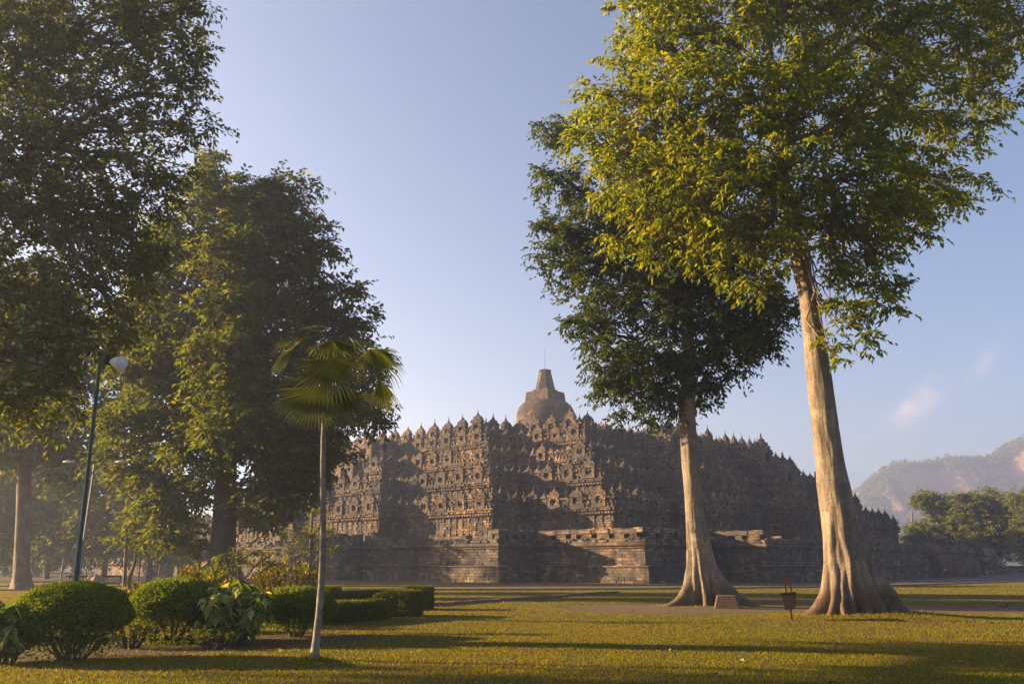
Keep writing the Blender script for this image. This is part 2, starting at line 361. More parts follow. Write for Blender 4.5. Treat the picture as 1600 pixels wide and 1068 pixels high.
# grass blades
def grass_field():
    n = 480000
    u = rng.random(n); Yv = 9.3 * (75 / 9.3) ** (u ** .85)
    Xv = (rng.random(n) * 2 - 1) * Yv * .72
    keep = np.ones(n, bool)
    # thin out on the worn track and under the bushes
    nzv = np.array([noise.noise(Vector((x * .25, y * .25, 1))) for x, y in zip(Xv, Yv)])
    tr = (np.abs(Yv - 32.0 - nzv * 2.0) < 3.1) & (Xv > 2.0 + nzv * 3) & (rng.random(n) < .985); keep &= ~tr
    tr = (np.abs(Yv - 39.5 - nzv * 2.0) < 1.5) & (Xv > 9) & (rng.random(n) < .95); keep &= ~tr
    bd = ((Xv + 8.2) / 5.2) ** 2 + ((Yv - .34 * Xv - 20.3) / 2.4) ** 2 + nzv * .3 < 1.0
    keep &= ~(bd & (rng.random(n) < .85))
    Xv, Yv = Xv[keep], Yv[keep]; n = len(Xv)
    Z = np.array([gz(x, y) for x, y in zip(Xv, Yv)])
    h = (.018 + .024 * rng.random(n)) * (1 + .5 * (rng.random(n) < .06)) * np.array([.85 + .55 * max(0, noise.noise(Vector((x * 1.3, y * 1.3, 7))) + .2) for x, y in zip(Xv, Yv)]); w = .0042 + .00042 * Yv
    th = rng.random(n) * 2 * math.pi; ln = rng.normal(0, .45, (n, 2)) * h[:, None]
    p = np.stack([Xv, Yv, Z - .004], 1); s_ = np.stack([np.cos(th) * w, np.sin(th) * w, np.zeros(n)], 1)
    for (cx, cy_, r0, r1, k_) in ((T1[0] + .3, T1[1], 1.0, 2.7, 5200), (T2[0] + .3, T2[1], 1.0, 2.0, 1500), (-3.46, 14.9, .05, .3, 500)):
        a = rng.random(k_) * 6.283; r = r0 + (r1 - r0) * rng.random(k_) ** .8; x = cx + r * np.cos(a) * 1.15; y = cy_ + r * np.sin(a)
        hh = (.03 + .10 * rng.random(k_) ** 2) * (r1 + .3 - r) / (r1 - r0 + .3) + .02
        p = np.concatenate([p, np.stack([x, y, np.array([gz(q, w_) for q, w_ in zip(x, y)]) - .01], 1)]); a = rng.random(k_) * 6.283
        s_ = np.concatenate([s_, np.stack([np.cos(a), np.sin(a), a * 0], 1) * .011]); ln = np.concatenate([ln, rng.normal(0, .4, (k_, 2)) * hh[:, None]]); h = np.concatenate([h, hh])
    n = len(p)
    V = np.stack([p - s_, p + s_, p + np.stack([ln[:, 0], ln[:, 1], h], 1)], 1)
    m = MB(); m.add(V.reshape(-1, 3), np.arange(n * 3).reshape(-1, 3)); o = m.build('grass', M['grass']); tag(o, 'short mown grass blades over the lawn', 'grass', kind='stuff')
grass_field()
m = MB(); n = 420; Y_ = 10 + 34 * rng.random(n) ** 1.3; X_ = (rng.random(n) * 2 - 1) * Y_ * .66
p = np.stack([X_, Y_, [gz(x, y) + .025 for x, y in zip(X_, Y_)]], 1); nr = rng.normal(0, .3, (n, 3)); nr[:, 2] += 1
dd = rng.normal(0, 1, (n, 3)); dd[:, 2] *= .25; m.leaves(p, dd, nr, .1 + .08 * rng.random(n), .05 + .03 * rng.random(n))
tag(m.build('fallen_leaves', leaf_mat('dry fallen leaves', [(0, (.12, .06, .02)), (.6, (.24, .14, .045)), (1, (.3, .24, .06))], .2)), 'dry leaves strewn over the lawn', 'leaves', kind='stuff')

# ------------------------------------------------------------------ hills
def hills():
    D0 = 1150.0; K = 1.8
    prof = [(900, 872), (1100, 868), (1230, 850), (1290, 800), (1322, 757), (1345, 741), (1400, 735), (1430, 729), (1480, 731), (1500, 723), (1515, 709), (1550, 696), (1580, 686), (1610, 682), (1680, 668), (1800, 680), (1950, 730), (2150, 800), (2400, 860)]
    px = np.array([at(x, y, D0)[0] for x, y in prof]); pz = np.array([at(x, y, D0)[2] for x, y in prof])
    xs = np.linspace(px[0], px[-1], 240); ts = np.linspace(0, 1, 60)
    V = []
    for t in ts:
        for x in xs:
            H = np.interp(x, px, pz); H = max(H, 0)
            yy = D0 - 150 * K * (1 - t) if t < .62 else D0 - 57 * K + (t - .62) * 420 * K
            gul = K * noise.fractal(Vector((x * .022 / K, 0, 5)), 1.0, 2.0, 5) * 34 * math.sin(min(1, t / .62) * math.pi)
            tt = min(1.0, t / .62)
            s = (tt ** 1.25 * .45 + .55 * max(0, min(1, (tt - .45) / .45)) ** 1.1) if tt < 1 else 1 - .55 * ((t - .62) / .38) ** 1.3
            z = H * s + K * noise.fractal(Vector((x * .018 / K, yy * .018 / K, 0)), 1.0, 2.0, 5) * 6 * min(1, H / 72) * math.sin(min(1, tt) * math.pi * .9) - .5
            V.append((x + noise.noise(Vector((x * .03 / K, t * 4, 2))) * 5 * K, yy + gul, z))
    m = MB(); m.grid(np.array(V), len(ts), len(xs)); tag(m.build('hills', M['hill'], smooth=True), kind='structure')
    V = np.array(V).reshape(len(ts), len(xs), 3)
    # woodland on the slopes: tufts of canopy
    P = []
    for _ in range(9000):
        t = rng.random() ** .7 * 42; i = int(min(t, 44)); j = rng.integers(0, len(xs) - 1)
        a = V[i, j] + (V[i + 1, j] - V[i, j]) * rng.random() + (V[i, j + 1] - V[i, j]) * rng.random()
        st = abs(V[i + 1, j][2] - V[i, j][2]) / (abs(V[i + 1, j][1] - V[i, j][1]) + .1)
        nz = noise.noise(Vector((a[0] * .02 / K, a[2] * .03 / K, 9)))
        if (st > .9 and nz > -.25) or a[0] < 100: continue
        P.append(a)
    for j in range(0, len(xs) - 1):                                    # taller trees standing along the ridge
        for _ in range(3):
            i = 36 + rng.integers(-1, 3); a = V[i, j] + (V[i, j + 1] - V[i, j]) * rng.random()
            if a[0] > 100: P.append(a + np.array([0, 0, rng.random() * 3.5]))
    P = np.array(P); n = 16
    r = 1.7 + 2.9 * rng.random(len(P)) ** 2
    c = np.repeat(P + np.array([0, 0, 1.6]), n, 0); rr = np.repeat(r, n)[:, None]
    q = c + rng.normal(0, .6, c.shape) * rr * np.array([1, 1, .8]); d = rng.normal(0, 1, c.shape)
    m = MB(); m.leaves(q, d, rng.normal(0, 1, c.shape) + np.array([0, 0, .6]), rr[:, 0] * 1.1, rr[:, 0] * .8)
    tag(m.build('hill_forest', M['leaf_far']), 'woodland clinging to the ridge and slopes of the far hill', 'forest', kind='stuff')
hills()

# ------------------------------------------------------------------ the temple
TO = np.array([6.304, 147.866]); UL = np.array([-.65792, -.75309]); VR = np.array([.75309, -.65792])
A_, B_, C_, W1_, W2_ = 61.8, 58.6, 53.2, 21.6, 41.0
temple = empty('stone_temple', (TO[0], TO[1], 0), math.atan2(UL[1], UL[0]))
tag(temple, 'huge stepped dark stone temple with a bell shaped stupa on top', 'temple')
def twp(u, v, z=0): return np.array([TO[0] + u * UL[0] + v * VR[0], TO[1] + u * UL[1] + v * VR[1], z])
def plan(d, o):
    a, b, c = A_ - d + o, B_ - d + o, C_ - d + o
    w2 = W2_ - d; w1 = (W1_ - (1.2 * d - 6)) if d > 5 else W1_ - d
    w1 += o; w2 += o; q = []
    if d < 22: q += [(a, w1), (b, w1)]
    q += [(b, w2), (c, w2), (c, c), (w2, c), (w2, b)]
    if d < 22: q += [(w1, b), (w1, a)]
    out = []
    for k in range(4):
        for u, v in q:
            for _ in range(k): u, v = -v, u
            out.append((u, v))
    return out
def sweep(m, d, prof, cap=None):
    rings = [plan(d, o) for o, z in prof]; n = len(rings[0])
    V = np.array([[u, v, z] for r, (o, z) in zip(rings, prof) for u, v in r])
    m.grid(V, len(prof), n, True)
    if cap is not None: m.add([[u, v, cap] for u, v in rings[-1]], [list(range(n))])
def edges(d, o):                       # outward faces seen from the camera side: (start, end, normal, length)
    P = plan(d, o); n = len(P)
    for i in range(n):
        p, q = np.array(P[i]), np.array(P[(i + 1) % n]); t = q - p; L = np.linalg.norm(t)
        if L < .4: continue
        t = t / L; nn = np.array([t[1], -t[0]])
        if nn[0] > .5 or nn[1] > .5:
            mid = (p + q) / 2; w = twp(*mid)
            wn = nn[0] * UL + nn[1] * VR
            if wn @ (-w[:2]) > 0: yield p, q, t, nn, L
def blocks(m, d, o, z0, z1, rh, wl, wh, dep, prob):
    """carved and weathered stones standing out of a wall face"""
    for p, q, t, nn, L in edges(d, o):
        z = z0
        while z < z1 - .05:
            h = min(rh * random.uniform(.8, 1.2), z1 - z); s = random.uniform(0, wl)
            while s < L - .1:
                w = min(random.uniform(wl, wh), L - s)
                if random.random() < prob:
                    e = random.uniform(*dep); c = p + t * (s + w / 2) + nn * (e / 2 - .02)
                    m.box((c[0], c[1], z + h / 2), (w / 2 * .94, e / 2 + .02, h / 2 * .92), [[t[0], t[1], 0], [nn[0], nn[1], 0], [0, 0, 1]], random.uniform(.8, 1), 1)
                s += w
            z += h
def rowof(m, d, o, z, step, fn):
    for p, q, t, nn, L in edges(d, o):
        n = max(1, int(L / step))
        for i in range(n):
            c = p + t * (L * (i + .5) / n); fn(m, c, t, nn, z)
def ax(t, nn): return [[t[0], t[1], 0], [nn[0], nn[1], 0], [0, 0, 1]]
def antefix(m, c, t, nn, z):
    s = random.uniform(.85, 1.2)
    if random.random() < .14: return
    m.box((c[0], c[1], z + .2 * s), (.19 * s, .12, .23 * s), ax(t, nn), .25, .6)
def dentil(m, c, t, nn, z):
    if random.random() < .1: return
    m.box((c[0], c[1], z), (.15, .13, .11), ax(t, nn), .9)
def pilaster(zh):
    def f(m, c, t, nn, z):
        m.box((c[0], c[1], z + zh / 2), (.11, .07, zh / 2), ax(t, nn)); m.box((c[0] + nn[0] * .03, c[1] + nn[1] * .03, z + zh - .12), (.17, .1, .1), ax(t, nn), .8); m.box((c[0] + nn[0] * .03, c[1] + nn[1] * .03, z + .1), (.16, .1, .1), ax(t, nn))
    return f
def relief(m, c, t, nn, z):              # low relief figures between pilasters
    for _ in range(5):
        x = random.uniform(-.34, .34); h = random.uniform(.2, .55)
        m.box((c[0] + t[0] * x, c[1] + t[1] * x, z + random.uniform(.25, .8)), (random.uniform(.06, .14), random.uniform(.04, .10), h / 2), ax(t, nn), random.uniform(.4, .9))

# foot of the temple
m = MB()
sweep(m, -1.2, [(.75, -.4), (.75, 1.05), (.68, 1.1), (.68, 1.3), (.8, 1.34), (.8, 1.46), (0, 1.5), (0, 2.9), (.12, 2.96), (.12, 3.1), (.3, 3.18), (.3, 3.42), (.08, 3.5), (.08, 3.82), (-.5, 3.86), (-9.5, 3.9)])
blocks(m, -1.2, .75, .0, 1.05, .27, .4, .9, (.015, .06), .3)
blocks(m, -1.2, 0, 1.5, 2.9, .28, .4, .9, (.015, .06), .35)
blocks(m, -1.2, .08, 3.5, 3.9, .2, .3, .8, (.02, .25), .6)
# raised parapet courses with spout openings on the corner bastions
for p, q, t, nn, L in edges(-1.2, -.05):
    mid = (p + q) / 2
    onC = abs(mid[0] - C_) < 2.5 or abs(mid[1] - C_) < 2.5 or (abs(mid[1] - W2_) < 2.5 and mid[0] > C_) or (abs(mid[0] - W2_) < 2.5 and mid[1] > C_)
    s = 0.0
    while s < L - .05:
        w = min(random.uniform(.5, .8), L - s); c = p + t * (s + w / 2); k = int(s / 1.55)
        if not onC:
            near = min(s, L - s) < 2.2 and mid[0] > 50
            if near or random.random() < .55:
                hh = random.uniform(.12, .4) if not near else random.uniform(.6, 1.05)
                m.box((c[0] - nn[0] * .6, c[1] - nn[1] * .6, 3.85 + hh / 2), (w / 2 * .97, .5, hh / 2), ax(t, nn), random.uniform(.8, 1))
        else:
            hole = (s % 1.6) < .62
            hh = .0 if hole else .42
            if not hole: m.box((c[0] - nn[0] * .6, c[1] - nn[1] * .6, 3.82 + .22), (w / 2 * .99, .6, .22), ax(t, nn))
            else: m.box((c[0] - nn[0] * .95, c[1] - nn[1] * .95, 3.82 + .22), (w / 2, .2, .22), ax(t, nn))
            m.box((c[0] - nn[0] * .58, c[1] - nn[1] * .58, 4.04 + .42 + random.uniform(-.03, .06)), (w / 2 * 1.0, .64 + random.uniform(-.04, .05), .22), ax(t, nn))
        s += w
m.build('foot_wall', M['stone_foot'], temple)

# five galleries
LV = [(8.3, 3.9, 7.3, 7.9), (12.7, 7.9, 10.9, 11.5), (17.3, 11.5, 14.1, 14.8), (20.4, 14.8, 17.2, 17.8), (23.4, 17.8, 18.8, 19.4)]
niche_spots = []
for li, (d, z0, z1, zf) in enumerate(LV):
    m = MB(); b = .9
    sweep(m, d, [(.5, z0 - .3), (.5, z0 + .22), (.36, z0 + .27), (.36, z0 + .46), (.16, z0 + .54), (.16, z0 + .68), (0, z0 + .74), (0, z1 - .62), (.14, z1 - .56), (.14, z1 - .4), (.34, z1 - .26), (.34, z1 - .06), (.46, z1 - .02), (.46, z1 + .1), (.05, z1 + .16),
                  (.05, z1 + b), (.2, z1 + b + .05), (.2, z1 + b + .22), (-.2, z1 + b + .3), (-.75, z1 + b + .3), (-.75, zf)], zf)
    hrel = z1 - z0 - 1.5
    blocks(m, d, 0, z0 + .78, z1 - .66, .26, .25, .6, (.02, .13), .55)
    blocks(m, d, .36, z0 + .28, z0 + .45, .16, .4, 1.0, (.02, .06), .4)
    blocks(m, d, .34, z1 - .26, z1 + .1, .18, .2, .5, (.02, .2), .55)
    if hrel > .7:
        rowof(m, d, .03, z0 + .76, .95, pilaster(hrel)); rowof(m, d, .02, z0 + .76, .95, relief)
    rowof(m, d, .3, z1 - .5, .42, dentil)
    rowof(m, d, .34, z1 + .1, .52, antefix); rowof(m, d, .1, z1 + .5, .7, antefix)
    blocks(m, d, .05, z1 + .2, z1 + b, .2, .18, .45, (.03, .26), .7)
    blocks(m, d, .2, z1 + b + .05, z1 + b + .3, .2, .2, .5, (.03, .2), .7)
    rowof(m, d, .02, z1 + b + .2, .8, antefix)
    for p, q, t, nn, L in edges(d, -.25):                             # small spires between the niches
        n = max(1, round(L / 2.95))
        for i in range(n + 1):
            c = p + t * (L * i / n)
            if 0 < i < n and random.random() < .75:                    # twin columned relief panel under a little roof
                hp = random.uniform(.85, 1.15); wz = z1 + .2; oo = nn * .36
                for sx in (-.44, -.12, .2, .46): m.box((c[0] + oo[0] + t[0] * sx, c[1] + oo[1] + t[1] * sx, wz + hp / 2), (.075, .11, hp / 2), ax(t, nn))
                m.box((c[0] + oo[0], c[1] + oo[1], wz + hp + .06), (.62, .2, .07), ax(t, nn)); m.box((c[0] + oo[0] * .8, c[1] + oo[1] * .8, wz + hp + .2), (.45, .16, .08), ax(t, nn), .8)
                if random.random() < .6: m.box((c[0] + oo[0] * .8, c[1] + oo[1] * .8, wz + hp + .4), (.2, .12, .15), ax(t, nn), .4)
            if random.random() < .25: continue
            z = z1 + 1.2; s = random.uniform(.7, 1.1)
            m.box((c[0], c[1], z + .1), (.34 * s, .3 * s, .25), ax(t, nn)); m.lathe((c[0], c[1], z + .3), [(.26 * s, 0), (.27 * s, .2 * s), (.16 * s, .36 * s), (.09 * s, .4 * s), (.05 * s, .8 * s), (0, .95 * s)], 7)
    m.build('terrace_wall', M['stone'], temple)
    for p, q, t, nn, L in edges(d, 0):
        n = max(1, round(L / 2.95))
        for i in range(n):
            c = p + t * (L * (i + .5) / n) if n > 1 else (p + q) / 2
            if L > 2.2 and random.random() > (.12 if li < 4 else (.30 if nn[1] > .5 else .1)): niche_spots.append((li, c, t, nn, z1 + .12))

# niche with a seated figure under a stepped roof and a spire
def niche_mesh(seed):
    rr = random.Random(seed); m = MB(); e = lambda: rr.uniform(-.08, .06)
    # local y = 0 is the wall face behind; the shrine stands about half a metre proud of it
    m.box((0, .22, .18), (.95, .40, .18)); m.box((0, .2, .42), (.86, .36, .07))
    for s in (-1, 1):
        m.box((s * .68, .22, .95), (.2, .3, .46)); m.box((s * .68, .24, 1.38), (.26, .33, .07)); m.box((s * .68, .25, .56), (.25, .32, .07))
    m.box((0, -.12, 1.15), (.9, .1, .7))
    th = np.linspace(0, math.pi, 9)                                   # arch over the opening
    for i in range(8):
        a = (th[i] + th[i + 1]) / 2; m.box((math.cos(a) * .52, .4, 1.40 + math.sin(a) * .34), (.12, .13, .12), [[math.sin(a), 0, -math.cos(a)], [0, 1, 0], [math.cos(a), 0, math.sin(a)]])
    m.box((0, .42, 1.92), (.15, .12, .2), None, .4)
    m.lathe((0, .06, .5), [(.24, 0), (.27, .07), (.2, .16), (.14, .26), (.16, .4), (.09, .48), (.06, .52), (.09, .6), (.09, .66), (.04, .75), (0, .78)], 8)
    m.box((0, .12, 1.72), (.9, .42, .09)); m.box((0, .12, 1.84), (1.0 + e(), .48, .045)); m.box((0, .06, 1.97), (.74, .38, .1)); m.box((0, .06, 2.1), (.82, .42, .04))
    m.box((0, .02, 2.22), (.58, .34, .09)); m.box((0, .02, 2.33), (.65, .37, .035)); m.box((0, 0, 2.43), (.44, .3, .08)); m.box((0, 0, 2.52), (.48, .32, .03))
    for sx in (-1, 1):
        for sy in (-.6, 1):
            for w_, zz in ((.86, 2.0), (.68, 2.27), (.52, 2.48)):
                if rr.random() < .75: m.box((sx * w_, .05 + sy * w_ * .42, zz), (.09, .09, .13), None, .25)
    hh = rr.choice([1.0, 1.05, .94, .75])
    for _ in range(26):                                              # worn and broken carving
        m.box((rr.uniform(-.95, .95), rr.uniform(.3, .56), rr.choice([rr.uniform(.05, .6), rr.uniform(1.45, 2.1)])), (rr.uniform(.05, .16), rr.uniform(.04, .12), rr.uniform(.04, .1)), None, rr.uniform(.5, 1))
    m.lathe((0, 0, 2.53), [(.34, 0), (.37, .05), (.31, .1), (.30, .26 * hh), (.22, .40 * hh), (.14, .45 * hh), (.16, .5 * hh), (.15, .6 * hh), (.08, .64 * hh), (.055, 1.0 * hh), (.02, 1.3 * hh), (0, 1.32 * hh)], 9)
    return m
protos = []
nvis = []
for sp in niche_spots:
    w = twp(*sp[1]); nvis.append(np.hypot(w[0], w[1]) + (60 if w[0] < -28 else 0) + (30 if w[0] > 40 else 0))
order = np.argsort(nvis)
for k in range(8):
    mm = niche_mesh(k); protos.append(mm)
for rank, idx in enumerate(order[:100]):
    li, c, t, nn, z = niche_spots[idx]; k = rank % 8
    if rank < 8: o = protos[k].build('niche', M['stone'], temple); protos[k].o = o
    else:
        o = protos[k].o.copy(); C.objects.link(o); o.parent = temple
    cc = c + nn * (.1 if li == 4 else .04); sc = .82 + .08 * random.random()
    # local x runs along the wall, local y points outwards
    o.location = (cc[0], cc[1], z); o.rotation_euler = (random.uniform(-.02, .02), random.uniform(-.02, .02), math.atan2(nn[1], nn[0]) - math.pi / 2); o.scale = (sc * random.uniform(.9, 1.08) * (1.15 if li == 4 else 1), sc * random.uniform(.8, 1.05), sc * (random.uniform(.9, 1.2) if li == 4 else random.uniform(.72, .86)))
m = MB()
for rank, idx in enumerate(order[100:]):
    li, c, t, nn, z = niche_spots[idx]; src = protos[rank % 8]; V = np.concatenate(src.v) * np.array([.9 if li == 4 else .82, .8, .9 if li == 4 else .66]) * random.uniform(.92, 1.02); cc = c + nn * (.1 if li == 4 else .04)
    a = math.atan2(nn[1], nn[0]) - math.pi / 2; Rz = np.array([[math.cos(a), math.sin(a), 0], [-math.sin(a), math.cos(a), 0], [0, 0, 1]])
    n0 = m.n; m.v.append(V @ Rz + np.array([cc[0], cc[1], z])); m.n += len(V); m.f += [f + n0 for f in src.f]
if m.n: tag(m.build('far_niche_row', M['stone'], temple), kind='stuff')
# gateways on the middle of the two visible sides and the stair on the right side
def gateway(u, v, z, rot, h):
    m = MB()
    for s in (-1, 1):
        m.box((s * 1.35, 0, h * .3), (.6, .8, h * .3)); m.box((s * 1.35, 0, h * .62), (.72, .9, .15))
    m.box((0, 0, h * .66), (1.95, .8, .3)); m.box((0, 0, h * .78), (1.5, .7, .28)); m.box((0, 0, h * .9), (1.0, .6, .22)); m.lathe((0, 0, h * .95), [(.55, 0), (.55, .4), (.2, .6), (.1, 1.3), (0, 1.4)], 8)
    o = m.build('gateway', M['stone'], temple); o.location = (u, v, z); o.rotation_euler = (0, 0, rot)
for d, z0, z1, zf in LV[:4]:
    gateway(0, A_ - d + .4, z0 + .2, math.pi, z1 - z0 + 2.2); gateway(A_ - d + .4, 0, z0 + .2, -math.pi / 2, z1 - z0 + 2.2)
def stair(rot):
    m = MB(); y0 = A_ + 1.2
    for i in range(13): m.box((0, y0 + 3.4 - i * .28, .15 + i * .29 - .15), (1.5, .3, .15 + .0)); m.box((0, y0 + 3.3 - i * .28, i * .145), (1.48, .16, i * .145 + .01))
    for s in (-1, 1):
        P = [[s * 1.5, y0, -.2], [s * 2.1, y0, -.2], [s * 2.1, y0 + 4.2, -.2], [s * 1.5, y0 + 4.2, -.2], [s * 1.5, y0, 4.4], [s * 2.1, y0, 4.4], [s * 2.1, y0 + 4.2, .9], [s * 1.5, y0 + 4.2, .9]]
        m.add(P, [[0, 1, 2, 3], [4, 7, 6, 5], [0, 4, 5, 1], [1, 5, 6, 2], [2, 6, 7, 3], [3, 7, 4, 0]])
        m.box((s * 1.8, y0 + 4.5, .6), (.45, .5, .75), None, .8)
    o = m.build('stair', M['stone_foot'], temple); o.rotation_euler = (0, 0, rot)
stair(0); stair(-math.pi / 2)

# round terraces, bell stupas and the great stupa
m = MB()
for r, z0, z1 in ((26.5, 19.6, 20.5), (20.5, 20.5, 21.2), (14.5, 21.2, 23.6)):
    m.lathe((0, 0, 0), [(r + .3, z0), (r + .3, z0 + .3), (r, z0 + .35), (r, z1 - .3), (r + .25, z1 - .25), (r + .25, z1), (0, z1)], 72)
m.build('round_terrace', M['stone'], temple)
m = MB()
m.lathe((0, 0, 23.6), [(8.2, 0), (8.2, .5), (7.6, .6), (7.6, 1.2), (7.0, 1.3), (7.0, 1.9), (6.3, 2.0), (6.3, 2.6), (5.7, 2.75), (5.55, 3.2), (5.45, 3.3), (5.55, 3.5), (5.5, 4.6), (5.42, 4.75), (5.36, 5.5), (5.0, 6.3), (4.35, 7.0), (3.4, 7.55), (2.2, 7.85), (0, 7.9)], 48)
stupa = m.build('stupa', M['stone_dark'], temple)
m = MB(); a45 = [[.7071, .7071, 0], [-.7071, .7071, 0], [0, 0, 1]]
a0 = math.atan2(UL[1], UL[0])
m.box((0, 0, 31.9), (2.75, 2.75, .95), None, .93); m.box((0, 0, 32.35), (1.75, 1.75, .95), None, .95)
m.build('harmika', M['stone_dark'], stupa)
m = MB(); th8 = 8
m.lathe((0, 0, 32.9), [(2.05, 0), (1.95, .3), (1.1, 4.05), (1.2, 4.1), (1.2, 4.25), (0, 4.3)], 8); m.build('spire', M['stone_dark'], stupa)
m = MB(); m.tube([[0, 0, 37], [0, 0, 41.6]], [.06, .035], 6); m.build('lightning_rod', M['wire'], stupa)

# ------------------------------------------------------------------ trees
def bezier(a, b, sag, n=7, jit=.0):
    t = np.linspace(0, 1, n)[:, None]; a, b = np.asarray(a, float), np.asarray(b, float)
    mid = (a + b) / 2 + np.asarray(sag, float); p = (1 - t) ** 2 * a + 2 * t * (1 - t) * mid + t ** 2 * b
    if jit: p[1:-1] += rng.normal(0, jit, (n - 2, 3))
    return p
def trunk_mesh(path, rad, lobes=(), n=40, rings=46, knob=.02, seed=0):
    path = np.asarray(path, float); rad = np.asarray(rad, float)
    L = np.concatenate([[0], np.cumsum(np.linalg.norm(np.diff(path, axis=0), axis=1))]); s = np.linspace(0, 1, rings) ** (1.5 if lobes else 1) * L[-1]
    P = np.stack([np.interp(s, L, path[:, i]) for i in range(3)], 1); r = np.interp(s, L, rad)
    for _ in range(2): P[1:-1] = (P[:-2] + 2 * P[1:-1] + P[2:]) / 4; r[1:-1] = (r[:-2] + 2 * r[1:-1] + r[2:]) / 4
    V = []
    for i in range(rings):
        h = P[i][2] - P[0][2]
        for j in range(n):
            th = 2 * math.pi * j / n; R_ = r[i]
            if lobes:
                best = 0.0
                for (a, amp, hh, k) in lobes:
                    a2 = a + .22 * noise.noise(Vector((a * 3, h * .8, seed))) + .08 * noise.noise(Vector((a * 5, h * 2.5, seed)))
                    dl = abs((th - a2 + math.pi) % (2 * math.pi) - math.pi)
                    if dl < 1.4: best = max(best, amp * math.cos(dl) ** (k * (1.0 + 1.6 * math.exp(-h / .6))) * (math.exp(-max(0, h) / hh) + .13 * math.exp(-max(0, h) / (2.2 * hh))))
                R_ = R_ * (1 - .12 * math.exp(-max(0, h) / 1.5)) + best
            nz = noise.noise(Vector((math.cos(th) * 2, math.sin(th) * 2, P[i][2] * .8 + seed))) * knob * 2 + noise.noise(Vector((math.cos(th) * 5, math.sin(th) * 5, P[i][2] * 2 + seed))) * knob
            R_ *= 1 + nz * (1 + 2.0 * math.exp(-h / 1.2) if lobes else 1)
            V.append((P[i][0] + R_ * math.cos(th), P[i][1] + R_ * math.sin(th), P[i][2]))
    m = MB(); m.grid(np.array(V), rings, n, True); return m
def foliage(m, centres, per, spread, L, W, droop=.5, flat=.55, out=None):
    """sprays: a few twigs from each centre, leaves set alternately along every twig"""
    N = len(centres); nt = 5; pl_ = max(3, per // nt)
    sp = np.broadcast_to(np.asarray(spread, float), (N,))
    tw = rng.normal(0, 1, (N, nt, 3)) * np.array([1, 1, flat])
    if out is not None: tw += out[:, None] * 1.0
    tw[..., 2] -= .15 * droop
    tw /= np.linalg.norm(tw, axis=2)[..., None] + 1e-9
    ln = sp[:, None] * 2.1 * (.6 + .5 * rng.random((N, nt)))
    u = (np.arange(pl_)[None, None] + .3 + .7 * rng.random((N, nt, pl_))) / pl_
    p = centres[:, None, None] + tw[:, :, None] * (ln[..., None] * u)[..., None]
    p[..., 2] -= (ln[..., None] * u ** 2) * .35 * droop
    sd = np.cross(tw, np.array([0, 0, 1.0])); sd /= np.linalg.norm(sd, axis=2)[..., None] + 1e-6
    sg = np.where(np.arange(pl_) % 2 == 0, 1.0, -1.0)[None, None, :, None]
    d = tw[:, :, None] * .7 + sd[:, :, None] * sg * .8 + rng.normal(0, .35, p.shape); d[..., 2] -= droop * .8
    nr = rng.normal(0, .45, p.shape); nr[..., 2] += .8
    p += rng.normal(0, .06, p.shape) * sp[:, None, None, None]
    k_ = .65 + .65 * rng.random(p.shape[:3])
    m.leaves(p.reshape(-1, 3), d.reshape(-1, 3), nr.reshape(-1, 3), (L * k_).ravel(), (W * k_).ravel())
